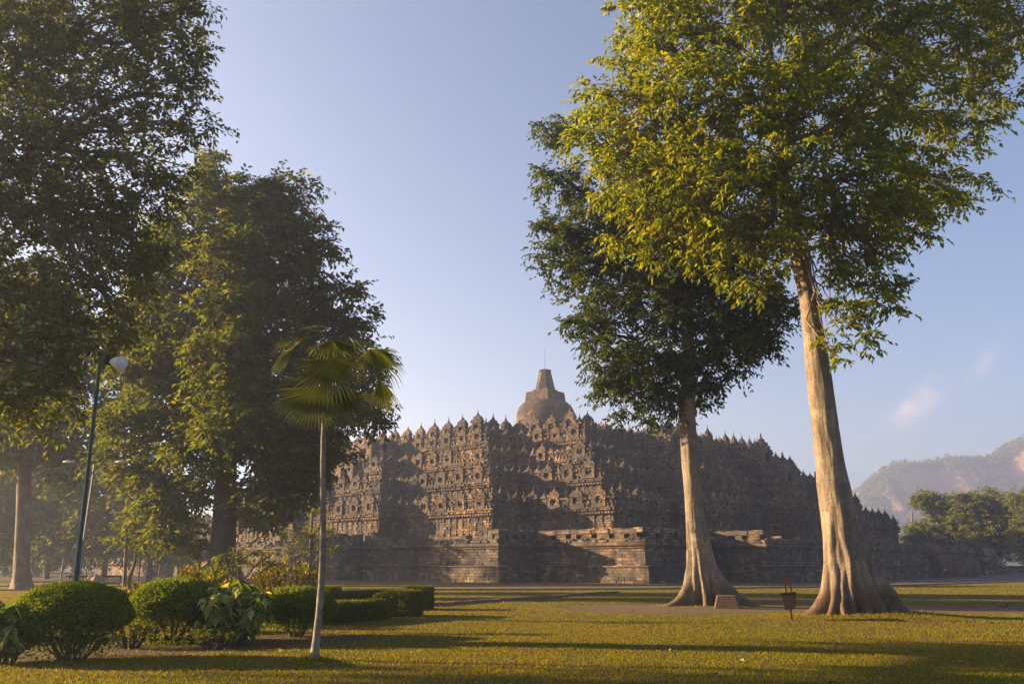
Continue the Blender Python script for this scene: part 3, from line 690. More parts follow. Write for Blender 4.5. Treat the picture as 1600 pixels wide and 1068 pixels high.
def tree(name, label, cat, trunk, tmat, lmat, lmat_wood, blobs, limb_from, per=34, spread=.38, dens=1.0, leaf=(.19, .085), group=None, limb_r=.16, shell=.5, droop=.5, flat=.55, max_limbs=14, twig=True, base=None):
    b = base if base is not None else trunk[0]
    root = empty(name, tuple(b)); tag(root, label, cat, group)
    off = np.asarray(b, float)
    if hasattr(trunk[1], 'v'):
        tm = trunk[1]; tm.v = [v - off for v in tm.v]; tm.build('trunk', tmat, root, True)
    LP = np.asarray(limb_from, float)                    # points up the trunk where limbs leave
    big = sorted(range(len(blobs)), key=lambda i: -blobs[i][1])
    limbs = [MB() for _ in range(min(max_limbs, len(blobs)))]; lpts = []
    axis = []
    for i, bi in enumerate(big):
        c, r = np.asarray(blobs[bi][0], float), blobs[bi][1]
        j = min(len(LP) - 1, int(np.argmin(np.abs(LP[:, 2] - (c[2] - .55 * np.linalg.norm(c[:2] - LP[:, :2], axis=1)))) ))
        if i < len(limbs):
            src = LP[j]; k = i
        else:
            k = int(np.argmin([np.linalg.norm(a[-1] - c) for a in axis[:len(limbs)]])); src = axis[k][4]
        ln = np.linalg.norm(c - src); pts = bezier(src, c, (0, 0, .16 * ln) + rng.normal(0, .08, 3) * ln, 8, .03 * ln)
        axis.append(pts); r0 = min(limb_r, .022 * ln + .03) if i < len(limbs) else min(limb_r * .5, .012 * ln + .02)
        limbs[k].tube(pts, np.linspace(r0, .02, 8), 7)
        lpts.append((bi, k, pts))
    cr = MB()
    for bi, k, pts in lpts:
        c, r = np.asarray(blobs[bi][0], float), blobs[bi][1]; n = max(3, int(dens * (r / spread) ** 2 * 1.9))
        u = rng.normal(0, 1, (n, 3)); u /= np.linalg.norm(u, axis=1)[:, None]
        cc = c + u * (r * rng.random(n)[:, None] ** shell) * np.array([1, 1, .85]) * (1 + .1 * rng.normal(0, 1, (n, 1)).clip(-1.2, 1.2))
        if twig:
            for q in cc[:: max(1, n // 26)]:
                s_ = pts[rng.integers(3, 8)]; ln = np.linalg.norm(q - s_)
                limbs[k].tube(bezier(s_, q, (0, 0, .1 * ln), 5, .03 * ln), np.linspace(min(.035, .012 * ln + .012), .006, 5), 4, False)
        foliage(cr, cc, per, spread * (.75 + .5 * rng.random(n)), leaf[0], leaf[1], droop, flat, u * .5)
    for lm in limbs:
        lm.v = [v - off for v in lm.v]; lm.build('limb', lmat_wood, root, True)
    cr.v = [v - off for v in cr.v]; cr.build('crown', lmat, root)
    return root
def bl(L, Y):                                             # blobs given as where they stand in view and how far ahead
    out = []
    for q in L:
        x, y, r = q[:3]; dy = q[3] if len(q) > 3 else 0
        p = at(x, y, Y + dy); d = CT * p[1] + ST * (p[2] - EYE); out.append((p, r * d / F))
    return out
def tp(L, Y):                                             # trunk path from (x, y, width) marks
    P = []; Rr = []
    for x, y, w in L:
        p = at(x, y, Y); d = CT * p[1] + ST * (p[2] - EYE); P.append(p); Rr.append(w * d / F / 2)
    return P, Rr
UP = math.pi / 180
# tall pale tree on the right
P, Rr = tp([(1326, 962, 44), (1322, 930, 44), (1314, 860, 44), (1303, 780, 45), (1296, 725, 40), (1281, 600, 37), (1266, 480, 29), (1250, 410, 26), (1232, 330, 22), (1215, 230, 18), (1205, 130, 13), (1200, 30, 8)], 26.4)
P[0][2] = -.3
lob = [(186 * UP, 1.75, .7, 10), (-5 * UP, 2.2, 1.2, 12), (-38 * UP, 1.1, 1.25, 16), (-66 * UP, .7, 1.0, 18), (-92 * UP, .5, 1.5, 22), (-117 * UP, .95, .7, 14), (-146 * UP, .9, 1.0, 16), (28 * UP, 1.3, 1.1, 14), (75 * UP, 1.0, 1.0, 9), (130 * UP, 1.0, .9, 9)]
tm = trunk_mesh(P, Rr, lob, 180, 110, .034, 3)
B1 = [(1010, 60, 85), (1100, 40, 105, -1), (1210, 20, 105), (1330, 30, 105, 1), (1440, 60, 95, 2), (955, 150, 70), (1040, 160, 105, -2), (1160, 150, 115, -2), (1280, 150, 115, -1), (1400, 170, 105), (1485, 200, 65, 2), (945, 235, 60), (1000, 280, 80, -1), (1100, 280, 105, -2.5), (1220, 270, 105, -2), (1340, 280, 105, -1), (1430, 300, 75, 1), (1490, 285, 45, 2), (1005, 375, 50), (1065, 370, 55, -1), (1170, 385, 75, -2), (1185, 435, 42, -2), (1290, 370, 65, -1), (1365, 390, 65, -1), (1400, 330, 65), (1335, 455, 52, -1.2), (1385, 465, 38, -1), (1312, 515, 28, -1.2), (1345, 520, 22, -1), (1298, 552, 14, -1.2), (1530, 80, 65, 3), (1560, 150, 45, 3), (1590, 40, 75, 3), (1100, -110, 150), (1250, -140, 165), (1400, -100, 140), (1000, -50, 70), (1510, -40, 90, 2)]
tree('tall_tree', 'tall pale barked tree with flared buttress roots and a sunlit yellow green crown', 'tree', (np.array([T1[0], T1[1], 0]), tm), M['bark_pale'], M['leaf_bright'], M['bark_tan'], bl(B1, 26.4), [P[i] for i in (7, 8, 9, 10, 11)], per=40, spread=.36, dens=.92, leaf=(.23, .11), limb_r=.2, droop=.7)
# darker tree behind it
P, Rr = tp([(1100, 947, 32), (1099, 915, 31), (1094, 880, 29), (1090, 845, 31), (1085, 800, 27), (1080, 742, 26), (1076, 690, 26), (1073, 650, 26), (1076, 580, 20), (1074, 480, 17), (1072, 390, 12), (1068, 300, 8)], 32.8)
P[0][2] = -.3
lob = [(193 * UP, 2.1, .7, 11), (-10 * UP, 2.5, .75, 11), (-42 * UP, 1.0, .8, 16), (-75 * UP, .55, .8, 20), (-104 * UP, .8, .6, 16), (-140 * UP, .9, .7, 14), (60 * UP, 1, .8, 8), (120 * UP, 1, .8, 8)]
tm = trunk_mesh(P, Rr, lob, 160, 100, .03, 8)
B2 = [(880, 205, 35), (852, 268, 22), (885, 290, 38), (868, 352, 35), (843, 402, 22), (900, 400, 55), (950, 350, 65), (960, 450, 75), (925, 512, 42), (1050, 450, 95), (1040, 350, 95), (1140, 480, 85), (1195, 500, 45), (1222, 475, 28), (960, 560, 55), (1040, 560, 72), (1130, 545, 62), (1185, 545, 28), (975, 615, 40), (1030, 615, 40), (1010, 648, 20), (1092, 622, 26), (1105, 600, 26), (1120, 380, 90), (1000, 260, 80), (1100, 280, 80), (940, 600, 28)]
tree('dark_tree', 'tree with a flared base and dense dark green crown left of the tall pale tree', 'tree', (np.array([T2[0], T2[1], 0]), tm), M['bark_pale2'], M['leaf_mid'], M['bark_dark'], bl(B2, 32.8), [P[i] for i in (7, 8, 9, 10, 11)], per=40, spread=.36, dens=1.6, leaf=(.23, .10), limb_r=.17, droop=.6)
# big spreading tree whose trunk stands beyond the left edge
tb = np.array([-18.5, 21.0, 0.0]); P = [tb + [0, 0, -.2], tb + [.2, 0, 3], tb + [.6, .2, 7], tb + [1.2, .3, 11], tb + [2.0, .4, 15], tb + [2.6, .4, 19]]
tm = trunk_mesh(P, [.75, .55, .5, .42, .3, .15], [(0, .8, .7, 4), (2, .8, .7, 4), (4, .8, .7, 4)], 40, 40)
B3 = [(60, 60, 115), (180, 60, 105), (265, 30, 60, 1), (60, 200, 115), (180, 190, 105), (270, 130, 55), (295, 205, 42), (290, 80, 35), (60, 330, 105), (170, 320, 95), (265, 290, 52), (60, 450, 95), (160, 430, 85), (225, 390, 50), (40, 560, 80), (130, 530, 70), (190, 500, 42), (30, 640, 60), (100, 620, 45, 1), (300, 5, 30), (-60, 100, 150), (-60, 300, 150), (-60, 500, 120), (60, -90, 150), (220, -80, 110), (-170, 250, 110)]
LX = [(np.array(c), r) for c, r in [((-22, 15, 7.5), 2.2), ((-26, 17, 8), 2.6), ((-30, 15.5, 9), 2.6), ((-33, 17, 10), 2.6), ((-25, 13.5, 11), 2.4)]]  # unseen crown masses added beyond the left edge to shade the near lawn
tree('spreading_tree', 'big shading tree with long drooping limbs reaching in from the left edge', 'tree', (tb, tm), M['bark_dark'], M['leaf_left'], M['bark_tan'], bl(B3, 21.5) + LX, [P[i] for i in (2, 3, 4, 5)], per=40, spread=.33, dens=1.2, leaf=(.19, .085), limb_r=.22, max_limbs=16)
# broad dark tree beside the temple
P, Rr = tp([(345, 905, 44), (346, 870, 38), (350, 820, 36), (352, 760, 32), (356, 700, 28), (362, 600, 22), (366, 500, 16), (370, 400, 10)], 43)
P[0][2] = -.2
tm = trunk_mesh(P, Rr, [(0, .6, .8, 4), (2, .6, .8, 4), (4, .6, .8, 4)], 40, 40)
B4 = [(330, 305, 52), (395, 310, 45), (448, 283, 22), (425, 285, 20), (300, 380, 65), (400, 390, 75), (468, 355, 30), (500, 395, 22), (470, 410, 40), (340, 480, 85), (440, 480, 75), (510, 470, 36), (535, 505, 32), (300, 560, 85), (400, 570, 85), (490, 560, 62), (550, 560, 32), (265, 640, 62), (350, 655, 72), (440, 660, 75), (520, 640, 55), (577, 650, 28), (568, 605, 28), (590, 625, 16), (480, 730, 42), (430, 760, 42), (385, 775, 35), (265, 812, 38), (235, 780, 30), (330, 750, 30), (300, 840, 24), (410, 805, 24), (520, 720, 28), (225, 560, 60), (200, 660, 50), (330, 252, 26), (350, 560, 60, -4), (355, 650, 60, -4), (350, 690, 36, -3), (360, 480, 55, -3), (365, 400, 50, -3), (420, 700, 50, -2), (300, 700, 36, -2), (290, 770, 34, 1), (262, 800, 26), (425, 790, 30, -1), (460, 770, 34, 1), (235, 740, 40, 1), (190, 720, 40, 2), (500, 690, 40, 1), (520, 385, 16), (548, 450, 22), (560, 530, 24), (588, 580, 18), (415, 330, 40), (500, 350, 16), (240, 450, 60), (252, 365, 42), (215, 500, 50), (450, 340, 34), (480, 300, 18), (560, 490, 20)]
tree('broad_tree', 'broad dark leafy tree with a thick trunk before the left side of the temple', 'tree', (P[0] * np.array([1, 1, 0]), tm), M['bark_dark'], M['leaf_left'], M['bark_dark'], bl(B4, 43), [P[i] for i in (3, 4, 5, 6, 7)], per=40, spread=.5, dens=2.2, leaf=(.32, .16), limb_r=.28, max_limbs=18)
# slimmer tan trunk near the left edge
P, Rr = tp([(32, 935, 27), (34, 880, 23), (36, 820, 21), (38, 740, 20), (42, 660, 17), (48, 560, 16), (52, 460, 9)], 54)
P[0][2] = -.2
tm = trunk_mesh(P, Rr, [(0, .5, .6, 4), (3, .5, .6, 4)], 32, 36)
B5 = [(20, 690, 55), (90, 680, 50), (-40, 640, 80), (60, 600, 70), (130, 620, 60), (0, 560, 80), (100, 520, 80), (180, 560, 50), (40, 470, 70), (170, 690, 38), (120, 730, 32), (200, 620, 40)]
tree('slim_tree', 'tan trunked tree in the haze near the left edge behind the bushes', 'tree', (P[0] * np.array([1, 1, 0]), tm), M['bark_tan'], M['leaf_left'], M['bark_tan'], bl(B5, 54), [P[i] for i in (3, 4, 5, 6)], per=34, spread=.6, dens=1.9, leaf=(.4, .2), limb_r=.25)
# hazy trees further back on the left, between them the bright morning sky
for i, (x, y0, Yd, hpx, r, lab) in enumerate([(-60, 900, 80, 330, 75, 'hazy tree at the far left edge behind the tan trunk'), (75, 890, 92, 210, 60, 'hazy low tree behind the tan trunk beside the open shelter'), (165, 886, 88, 165, 46, 'hazy tree rising behind the open metal shelter'), (235, 888, 74, 150, 36, 'small hazy tree right of the open metal shelter'), (10, 890, 110, 160, 60, 'pale hazy tree glowing behind the left edge bushes')]):
    P, Rr = tp([(x, y0, 9), (x + 2, y0 - hpx * .3, 8), (x + 4, y0 - hpx * .6, 5), (x + 5, y0 - hpx * .9, 2)], Yd); P[0][2] = -.2
    tm = trunk_mesh(P, Rr, (), 12, 16)
    bb = [(x + r * .9 * math.cos(a), y0 - hpx * (.26 + .24 * (q % 3)) , r * (.55 + .1 * ((q * 7) % 4)), 2 * math.sin(a * 2)) for q, a in enumerate(np.linspace(0, 6.28, 11)[:-1])] + [(x, y0 - hpx, r * .7)]
    tree('hazy_tree', lab, 'tree', (P[0] * np.array([1, 1, 0]), tm), M['bark_dark'], M['leaf_left'], M['bark_dark'], bl(bb, Yd), [P[1], P[2], P[3]], per=30, spread=.8, dens=1.7, leaf=(.6, .3), limb_r=.14, group='hazy trees in the left background', max_limbs=6)
m = MB(); cc = []
for _ in range(2600):
    x = rng.uniform(-150, -52); y = 150 + rng.normal(0, 5) + 10 * math.sin(x * .07); h = (7.5 + 3.5 * noise.noise(Vector((x * .09, 0, 4)))) * math.sqrt(rng.random()); cc.append((x, y, h))
foliage(m, np.array(cc), 20, .8, .8, .42, .4, .6)
tag(m.build('far_wood', M['leaf_left']), 'hazy wood closing the view behind the left hand trees', 'wood', kind='stuff')
# trees in the mist beyond the right end of the temple
for (x, yb, Yd, blobs_, lab) in [
    (1465, 884, 165, [(1450, 785, 22), (1475, 795, 24), (1440, 775, 14), (1430, 830, 20), (1460, 830, 28), (1495, 822, 24), (1425, 842, 14), (1480, 855, 20)], 'airy flat topped tree showing pale branches beyond the temple wall'),
    (1535, 884, 160, [(1520, 790, 26), (1545, 785, 26), (1570, 800, 22), (1510, 815, 26), (1540, 820, 36), (1565, 830, 28), (1525, 850, 26), (1555, 855, 26), (1500, 780, 14)], 'dense round tree in the mist right of the airy flat topped tree'),
    (1608, 884, 150, [(1600, 780, 22), (1620, 800, 34), (1598, 830, 22), (1625, 840, 34), (1605, 860, 20)], 'misty tree cut by the right edge of the view'),
    (1425, 884, 190, [(1395, 862, 12), (1415, 850, 14), (1440, 868, 12)], 'small misty tree just over the far end of the foot wall')]:
    P, Rr = tp([(x, yb, 8), (x, yb - 30, 6), (x, yb - 60, 4), (x, yb - 85, 2)], Yd); P[0][2] = -.2
    tm = trunk_mesh(P, Rr, (), 12, 14)
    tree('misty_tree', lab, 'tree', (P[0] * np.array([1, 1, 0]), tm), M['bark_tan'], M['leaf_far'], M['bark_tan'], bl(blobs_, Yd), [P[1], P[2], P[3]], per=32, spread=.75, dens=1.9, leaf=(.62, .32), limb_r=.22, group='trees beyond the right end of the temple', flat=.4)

# ------------------------------------------------------------------ fan palm
def fan_palm():
    base = gr(490, 1033); root = empty('fan_palm', tuple(base)); tag(root, 'slender fan palm standing alone on the lawn', 'palm')
    top = at(513, 628, base[1]) - base
    b0 = base
    m = MB(); n = 22; t = np.linspace(0, 1, n)
    P = np.stack([top[0] * t + .06 * np.sin(t * 5), top[1] * t + 0 * t, top[2] * t - .05], 1)
    rad = .068 - .024 * t + .05 * np.exp(-t * 28)
    rad = rad * (1 + .05 * np.sin(t * 60))
    m.tube(P, rad, 12); o = m.build('trunk', M['bark_palm'], root, True)
    m = MB(); hub0 = P[-1]
    for i in range(26):                                              # old leaf bases and fibres under the crown
        a = i * 2.4; z = -.22 * (i / 26); r = .07
        m.leaves(np.array([hub0 + [math.cos(a) * r, math.sin(a) * r, z]]), np.array([[math.cos(a), math.sin(a), .9]]), np.array([[math.cos(a), math.sin(a), -.4]]), .22, .07)
    m.build('leaf_base', M['bark_palm'], root)
    def frond(hub, axis, nrm, L, K=30, spread=R(125), drop=.35):
        m = MB(); mid = hub0 + np.array([0, 0, .06]); m.tube(bezier(mid, hub, (0, 0, .12), 8), np.linspace(.018, .009, 8), 5)
        ax_ = axis / np.linalg.norm(axis); nn = nrm - ax_ * (nrm @ ax_); nn /= np.linalg.norm(nn); sd = np.cross(nn, ax_)
        ph = np.linspace(-spread, spread, K + 1)
        dirn = lambda p: ax_ * math.cos(p) + sd * math.sin(p)
        for i in range(K):
            pm = (ph[i] + ph[i + 1]) / 2; l = L * .94 * (.72 + .28 * math.cos(pm * .8)) * random.uniform(.93, 1.05); r1 = l * .46
            z1 = nn * (.02 if i % 2 else -.02) * L
            cup = -nn * .0
            eL = hub + dirn(ph[i]) * r1 + nn * (-.018 * L); eR = hub + dirn(ph[i + 1]) * r1 + nn * (-.018 * L)
            mm = hub + dirn(pm) * r1 + nn * .02 * L
            g1 = np.array([0, 0, -drop * .12 * l]); g2 = np.array([0, 0, -drop * l * random.uniform(.35, .7)])
            m2 = hub + dirn(pm) * l * .8 + g2 * .45; w2 = sd * math.cos(pm) * .0 + (dirn(ph[i + 1]) - dirn(ph[i])) * r1 * .32
            tip = hub + dirn(pm) * l * .98 + g2
            m.add([hub, eL + g1, mm + g1, eR + g1, m2 - w2, m2 + w2, tip], [[0, 1, 2], [0, 2, 3], [1, 4, 5, 2][:0] or [1, 4, 2], [2, 4, 5], [2, 5, 3], [4, 6, 5]])
        m.build('frond', M['leaf_palm'], root)
    Yb = b0[1]
    def H(x, y, dy): return at(x, y, Yb + dy) - b0
    A = np.array
    frond(H(516, 562, -.62), A([.0, -.2, -1.0]), A([0, -1, .3]), 1.02, 34, R(97), .12)
    frond(H(498, 604, -.3), A([-.35, -.1, -1.0]), A([.1, -1, .1]), .92, 26, R(70), .1)
    frond(H(486, 600, .1), A([-.75, .0, -.8]), A([-.2, -1, .2]), .95, 26, R(72), .15)
    frond(H(536, 606, .0), A([.3, -.1, -1.0]), A([.2, -1, .1]), .95, 26, R(66), .1)
    frond(H(578, 545, .1), A([.7, -.1, -.8]), A([.5, -.75, .5]), .92, 26, R(82), .5)
    frond(H(592, 590, .25), A([.3, .1, -1.0]), A([.8, -.7, .2]), .8, 16, R(42), .25)
    frond(H(545, 526, -.1), A([.95, -.3, -.15]), A([.1, -.2, .9]), .8, 20, R(50), .9)
    frond(H(490, 524, -.1), A([-.95, -.2, -.05]), A([-.1, -.2, .9]), .85, 20, R(50), .9)
    frond(H(462, 542, .2), A([-.85, .1, -.6]), A([-.45, -.6, .6]), .7, 20, R(60), .7)
    frond(H(520, 530, .4), A([.1, 1.0, -.15]), A([0, -.3, .9]), .9, 24, R(70), .6)
    frond(H(508, 516, -.3), A([-.3, -.9, .1]), A([0, -.2, .9]), .6, 18, R(45), .6)
fan_palm()

# ------------------------------------------------------------------ bushes, hedges, ornamental plants
def shell_leaves(m, cen, rad, n, L, W, lo=-.55, jit=.06):
    u = rng.normal(0, 1, (n * 2, 3)); u /= np.linalg.norm(u, axis=1)[:, None]; u = u[u[:, 2] > lo][:n]
    bump_ = np.array([noise.noise(Vector(q * 2.2) + Vector(cen)) for q in u])[:, None] * .09
    r = 1 + bump_ - np.abs(rng.normal(0, jit, (len(u), 1))) + jit * .6
    p = np.asarray(cen) + u * r * np.asarray(rad)
    d = u * .7 + rng.normal(0, .7, u.shape); d[:, 2] += .25
    m.leaves(p, d, u + rng.normal(0, .5, u.shape), L * (.7 + .6 * rng.random(len(u))), W * (.7 + .6 * rng.random(len(u))))
def round_bush(x0, x1, ytop, ybase, label, mat, Ysh=0, seed=0, skirt=.5):
    g0 = gr((x0 + x1) / 2, ybase); g0[1] += Ysh; s = g0[1] / F; w = (x1 - x0) * s * 1.02 / 2
    top = at((x0 + x1) / 2, ytop, g0[1])[2]; zc = top * .6; rz = top - zc
    root = empty('round_bush', tuple(g0)); tag(root, label, 'bush', 'clipped round bushes in the planting bed')
    m = MB(); shell_leaves(m, (0, 0, zc), (w, w * .95, rz), 9500, .062, .034, -.5, .05)
    shell_leaves(m, (0, 0, zc), (w * .9, w * .85, rz * .9), 3500, .06, .034, -.9, .12)
    n = 1800; a = rng.random(n) * 6.283; rr = w * np.sqrt(rng.random(n)) * .92; z = zc - rz * .3 - rng.random(n) ** 1.5 * (zc - rz * .3) * skirt * 1.7
    p = np.stack([rr * np.cos(a), rr * np.sin(a), np.maximum(z, .05)], 1); m.leaves(p, rng.normal(0, 1, p.shape), rng.normal(0, .6, p.shape) + [0, 0, 1], .065, .036)
    m.build('foliage', mat, root)
    m = MB()
    for k_ in range(6):
        a = k_ * 1.05 + seed; q = np.array([math.cos(a) * w * .55, math.sin(a) * w * .5, zc * .95])
        m.tube(bezier((math.cos(a) * .1, math.sin(a) * .1, -.05), q, (0, 0, .05), 7, .02), np.linspace(.032, .014, 7), 6)
    m.build('stem', M['bark_dark'], root)
    V = MB(); V.lathe((0, 0, zc), [(0, -rz * .4), (w * .62, -rz * .3), (w * .8, rz * .1), (w * .62, rz * .6), (0, rz * .82)], 16); V.build('shade_core', M['core_dark'], root, True)  # solid dark core, blocks the view through and stands for inner shade
    return root
round_bush(27, 180, 911, 1030, 'large dark green clipped round bush in front of the lamp post', M['leaf_bush'], 0, 0)
round_bush(206, 334, 905, 1004, 'clipped round bush with sunlit left side between two leafy shrubs', M['leaf_bush'], 0, 1, .75)
round_bush(404, 512, 918, 996, 'smaller flat topped clipped bush just left of the palm stem', M['leaf_bush'], .2, 2, .4)

def strap_shrub(name, label, x, ybase, ytop, wpx, mat, nst, leafL, leafW, up=.6, Ysh=0, per=16, droop=.0, cat='shrub', group=None, bark='bark_dark', stagger=.75):
    g0 = gr(x, ybase); g0[1] += Ysh; s = g0[1] / F; w = wpx * s / 2; top = at(x, ytop, g0[1])[2]
    root = empty(name, tuple(g0)); tag(root, label, cat, group)
    m = MB(); st = MB()
    for k_ in range(nst):
        a = rng.random() * 6.283; rr = w * math.sqrt(rng.random()); h = top * (stagger + (1 - stagger) * rng.random()) * (1 - .25 * (rr / w) ** 2)
        q = np.array([math.cos(a) * rr, math.sin(a) * rr, h - leafL * max(0, up) * .25]); pts = bezier((q[0] * .3, q[1] * .3, -.05), q, (0, 0, .1), 6, .015)
        st.tube(pts, np.linspace(.016, .007, 6), 5)
        n = per; tq = .35 + .65 * rng.random(n) ** .6; i0 = np.clip((tq * 5).astype(int), 0, 4); fr = (tq * 5 - i0)[:, None]; p = pts[i0] * (1 - fr) + pts[np.minimum(i0 + 1, 5)] * fr
        b = rng.random(n) * 6.283; d = np.stack([np.cos(b), np.sin(b), up + .3 * rng.normal(0, 1, n)], 1)
        nr = np.stack([-np.cos(b) * up, -np.sin(b) * up, np.ones(n)], 1) + rng.normal(0, .25, (n, 3))
        if droop: d[:, 2] -= droop
        m.leaves(p, d, nr, leafL * (.6 + .6 * rng.random(n)), leafW * (.7 + .5 * rng.random(n)), .12)
    m.build('foliage', mat, root); st.build('stem', M[bark], root); return root
strap_shrub('variegated_shrub', 'pale variegated shrub with broad hanging leaves between the two clipped bushes', 362, 1006, 893, 112, M['leaf_pale'], 44, .36, .15, .1, 0, 22, .75, stagger=.45)
strap_shrub('broadleaf_shrub', 'broad leaved shrub cut by the left edge of the view', 5, 1035, 915, 105, M['leaf_pale'], 30, .36, .15, .1, 0, 20, .7, stagger=.45)
cg = 'crotons in the planting bed'
strap_shrub('croton', 'dark croton with yellow tips showing behind the first round bush', 185, 992, 900, 70, M['leaf_croton'], 34, .19, .06, 1.2, 1.2, 40, 0, group=cg)
strap_shrub('croton', 'yellow topped croton rising above the middle round bush', 272, 985, 876, 90, M['leaf_croton'], 30, .19, .06, 1.3, 1.6, 40, 0, group=cg, stagger=.85)
strap_shrub('croton', 'widest croton with reddish yellow tips behind the variegated shrub', 428, 968, 868, 116, M['leaf_croton'], 46, .2, .06, 1.3, 1.4, 40, 0, group=cg, stagger=.8)
strap_shrub('low_plant', 'low tangle of leafy plants under the middle round bush', 205, 1012, 965, 70, M['leaf_hedge'], 22, .12, .05, .5, 0, 16, 0)
strap_shrub('low_plant', 'low leafy plants at the foot of the variegated shrub', 330, 1014, 975, 70, M['leaf_hedge'], 20, .13, .06, .4, 0, 14, .2)
strap_shrub('low_plant', 'low leafy plants under the large dark clipped bush', 95, 1036, 985, 90, M['leaf_hedge'], 24, .12, .05, .4, .4, 14, .1)
# feathery young tree and drooping shrub behind the bed
P, Rr = tp([(482, 930, 8), (484, 890, 6), (486, 840, 5), (488, 800, 3)], 26.5); P[0][2] = -.1
tm = trunk_mesh(P, Rr, (), 10, 14)
tree('young_tree', 'slight young tree with thin feathery foliage behind the palm stem', 'tree', (P[0] * np.array([1, 1, 0]), tm), M['bark_tan'], M['leaf_cassava'], M['bark_tan'], bl([(470, 830, 20), (500, 825, 22), (515, 850, 14), (460, 860, 16), (490, 860, 20), (505, 885, 16), (480, 890, 16), (490, 800, 12), (452, 828, 10), (520, 830, 10)], 26.5), [P[1], P[2], P[3]], per=16, spread=.16, dens=.5, leaf=(.13, .045), limb_r=.02, droop=.2)
P, Rr = tp([(378, 960, 8), (376, 910, 7), (372, 880, 5), (370, 862, 3)], 21.5); P[0][2] = -.1
tm = trunk_mesh(P, Rr, (), 10, 14)
tree('arching_shrub', 'arching shrub with drooping sprays of narrow leaves behind the variegated shrub', 'shrub', (P[0] * np.array([1, 1, 0]), tm), M['bark_tan'], M['leaf_cassava'], M['bark_tan'], bl([(350, 865, 16), (375, 858, 16), (400, 860, 16), (420, 870, 12), (335, 880, 10), (360, 885, 14), (385, 880, 14), (434, 880, 7)], 21.5), [P[1], P[2], P[3]], per=18, spread=.12, dens=.55, leaf=(.15, .035), limb_r=.02, droop=.9, flat=.4)

def hedge(label, a, b, w, h, z0=0.0):
    """clipped box hedge between two ground points"""
    a, b = np.asarray(a, float)[:2], np.asarray(b, float)[:2]; t = b - a; L = np.linalg.norm(t); t /= L; nn = np.array([-t[1], t[0]])
    root = empty('clipped_hedge', (*a, 0), math.atan2(t[1], t[0])); tag(root, label, 'hedge', 'low clipped hedges')
    m = MB(); dens = 2200
    def face(n, f):
        u, v = rng.random(n), rng.random(n); p, nr = f(u, v); n_ = len(p)
        wob = np.array([noise.noise(Vector((q[0] * 2 + a[0], q[1] * 2 + a[1], q[2] * 2))) for q in p])[:, None] * .05
        p = p + nr * wob + rng.normal(0, .018, p.shape)
        m.leaves(p, nr * .5 + rng.normal(0, .8, p.shape), nr + rng.normal(0, .5, p.shape), .055 * (.7 + .6 * rng.random(n_)), .032)
    e = lambda v, n: np.broadcast_to(np.array(v, float), (n, 3))
    face(int(dens * L * w), lambda u, v: (np.stack([u * L, (v - .5) * w, np.full(len(u), h)], 1), e((0, 0, 1), len(u))))
    for s in (-1, 1):
        face(int(dens * L * h), lambda u, v: (np.stack([u * L, np.full(len(u), s * w / 2), v * h], 1), e((0, s, 0), len(u))))
        face(int(dens * w * h), lambda u, v: (np.stack([np.full(len(u), L if s > 0 else 0.0), (u - .5) * w, v * h], 1), e((s, 0, 0), len(u))))
    m.build('foliage', M['leaf_hedge'], root)
    m = MB(); m.box((L / 2, 0, h / 2 - .03), (L / 2 - .04, w / 2 - .04, h / 2 - .02)); m.build('shade_core', M['core_dark'], root)  # dark box inside the hedge, coloured as the shade behind the leaves
hA = gr(498, 978); hB = gr(588, 968); hC = gr(588, 966); hD = gr(655, 961)
hedge('front low clipped hedge beginning right behind the palm stem', hA + [-.4, .4, 0], hB + [0, .4, 0], .8, .55)
hedge('middle clipped hedge joining the front hedge to the corner block', hC + [.1, 1.0, 0], gr(606, 964) + [0, 1.0, 0], .8, .66)
hedge('tall corner block of clipped hedge at the right end of the row', gr(600, 965) + [.25, .55, 0], gr(638, 962) + [0, .55, 0], .9, .78)
hedge('short clipped hedge end nearest the stone edging', gr(630, 957) + [.1, 1.6, 0], gr(652, 954) + [0, 1.6, 0], .9, .8)
hedge('back clipped hedge running behind the front row', gr(508, 950) + [0, 1, 0], gr(618, 947) + [0, 1, 0], .8, .62)
hedge('small sunlit clipped hedge beside the palm stem', gr(505, 952) + [-.6, .4, 0], gr(528, 953) + [-.2, .4, 0], .7, .8)

# boulder among the plants
def boulder(name, label, c, r, mat):
    m = MB(); V = []
    for i in range(9):
        for j in range(14):
            th, ph = math.pi * i / 8, 2 * math.pi * j / 14; d = np.array([math.sin(th) * math.cos(ph), math.sin(th) * math.sin(ph), math.cos(th)])
            V.append(d * r * (1 + .25 * noise.noise(Vector(d * 1.7) + Vector(c))))
    m.grid(np.array(V), 9, 14, True); o = m.build(name, mat, None); o.location = c; tag(o, label, 'rock')
b_ = gr(232, 1004); boulder('boulder', 'brown boulder half hidden below the middle round bush', (b_[0], b_[1], .14), np.array([.24, .2, .22]), M['rock'])
b_ = gr(150, 936); boulder('boulder', 'pinkish boulder showing above the first round bush near the lamp post', (at(148, 908, 30)[0], 30, .5), np.array([.5, .4, .75]), plain('pink stone', (.3, .2, .16), .9, 0, .3, 5, .03))

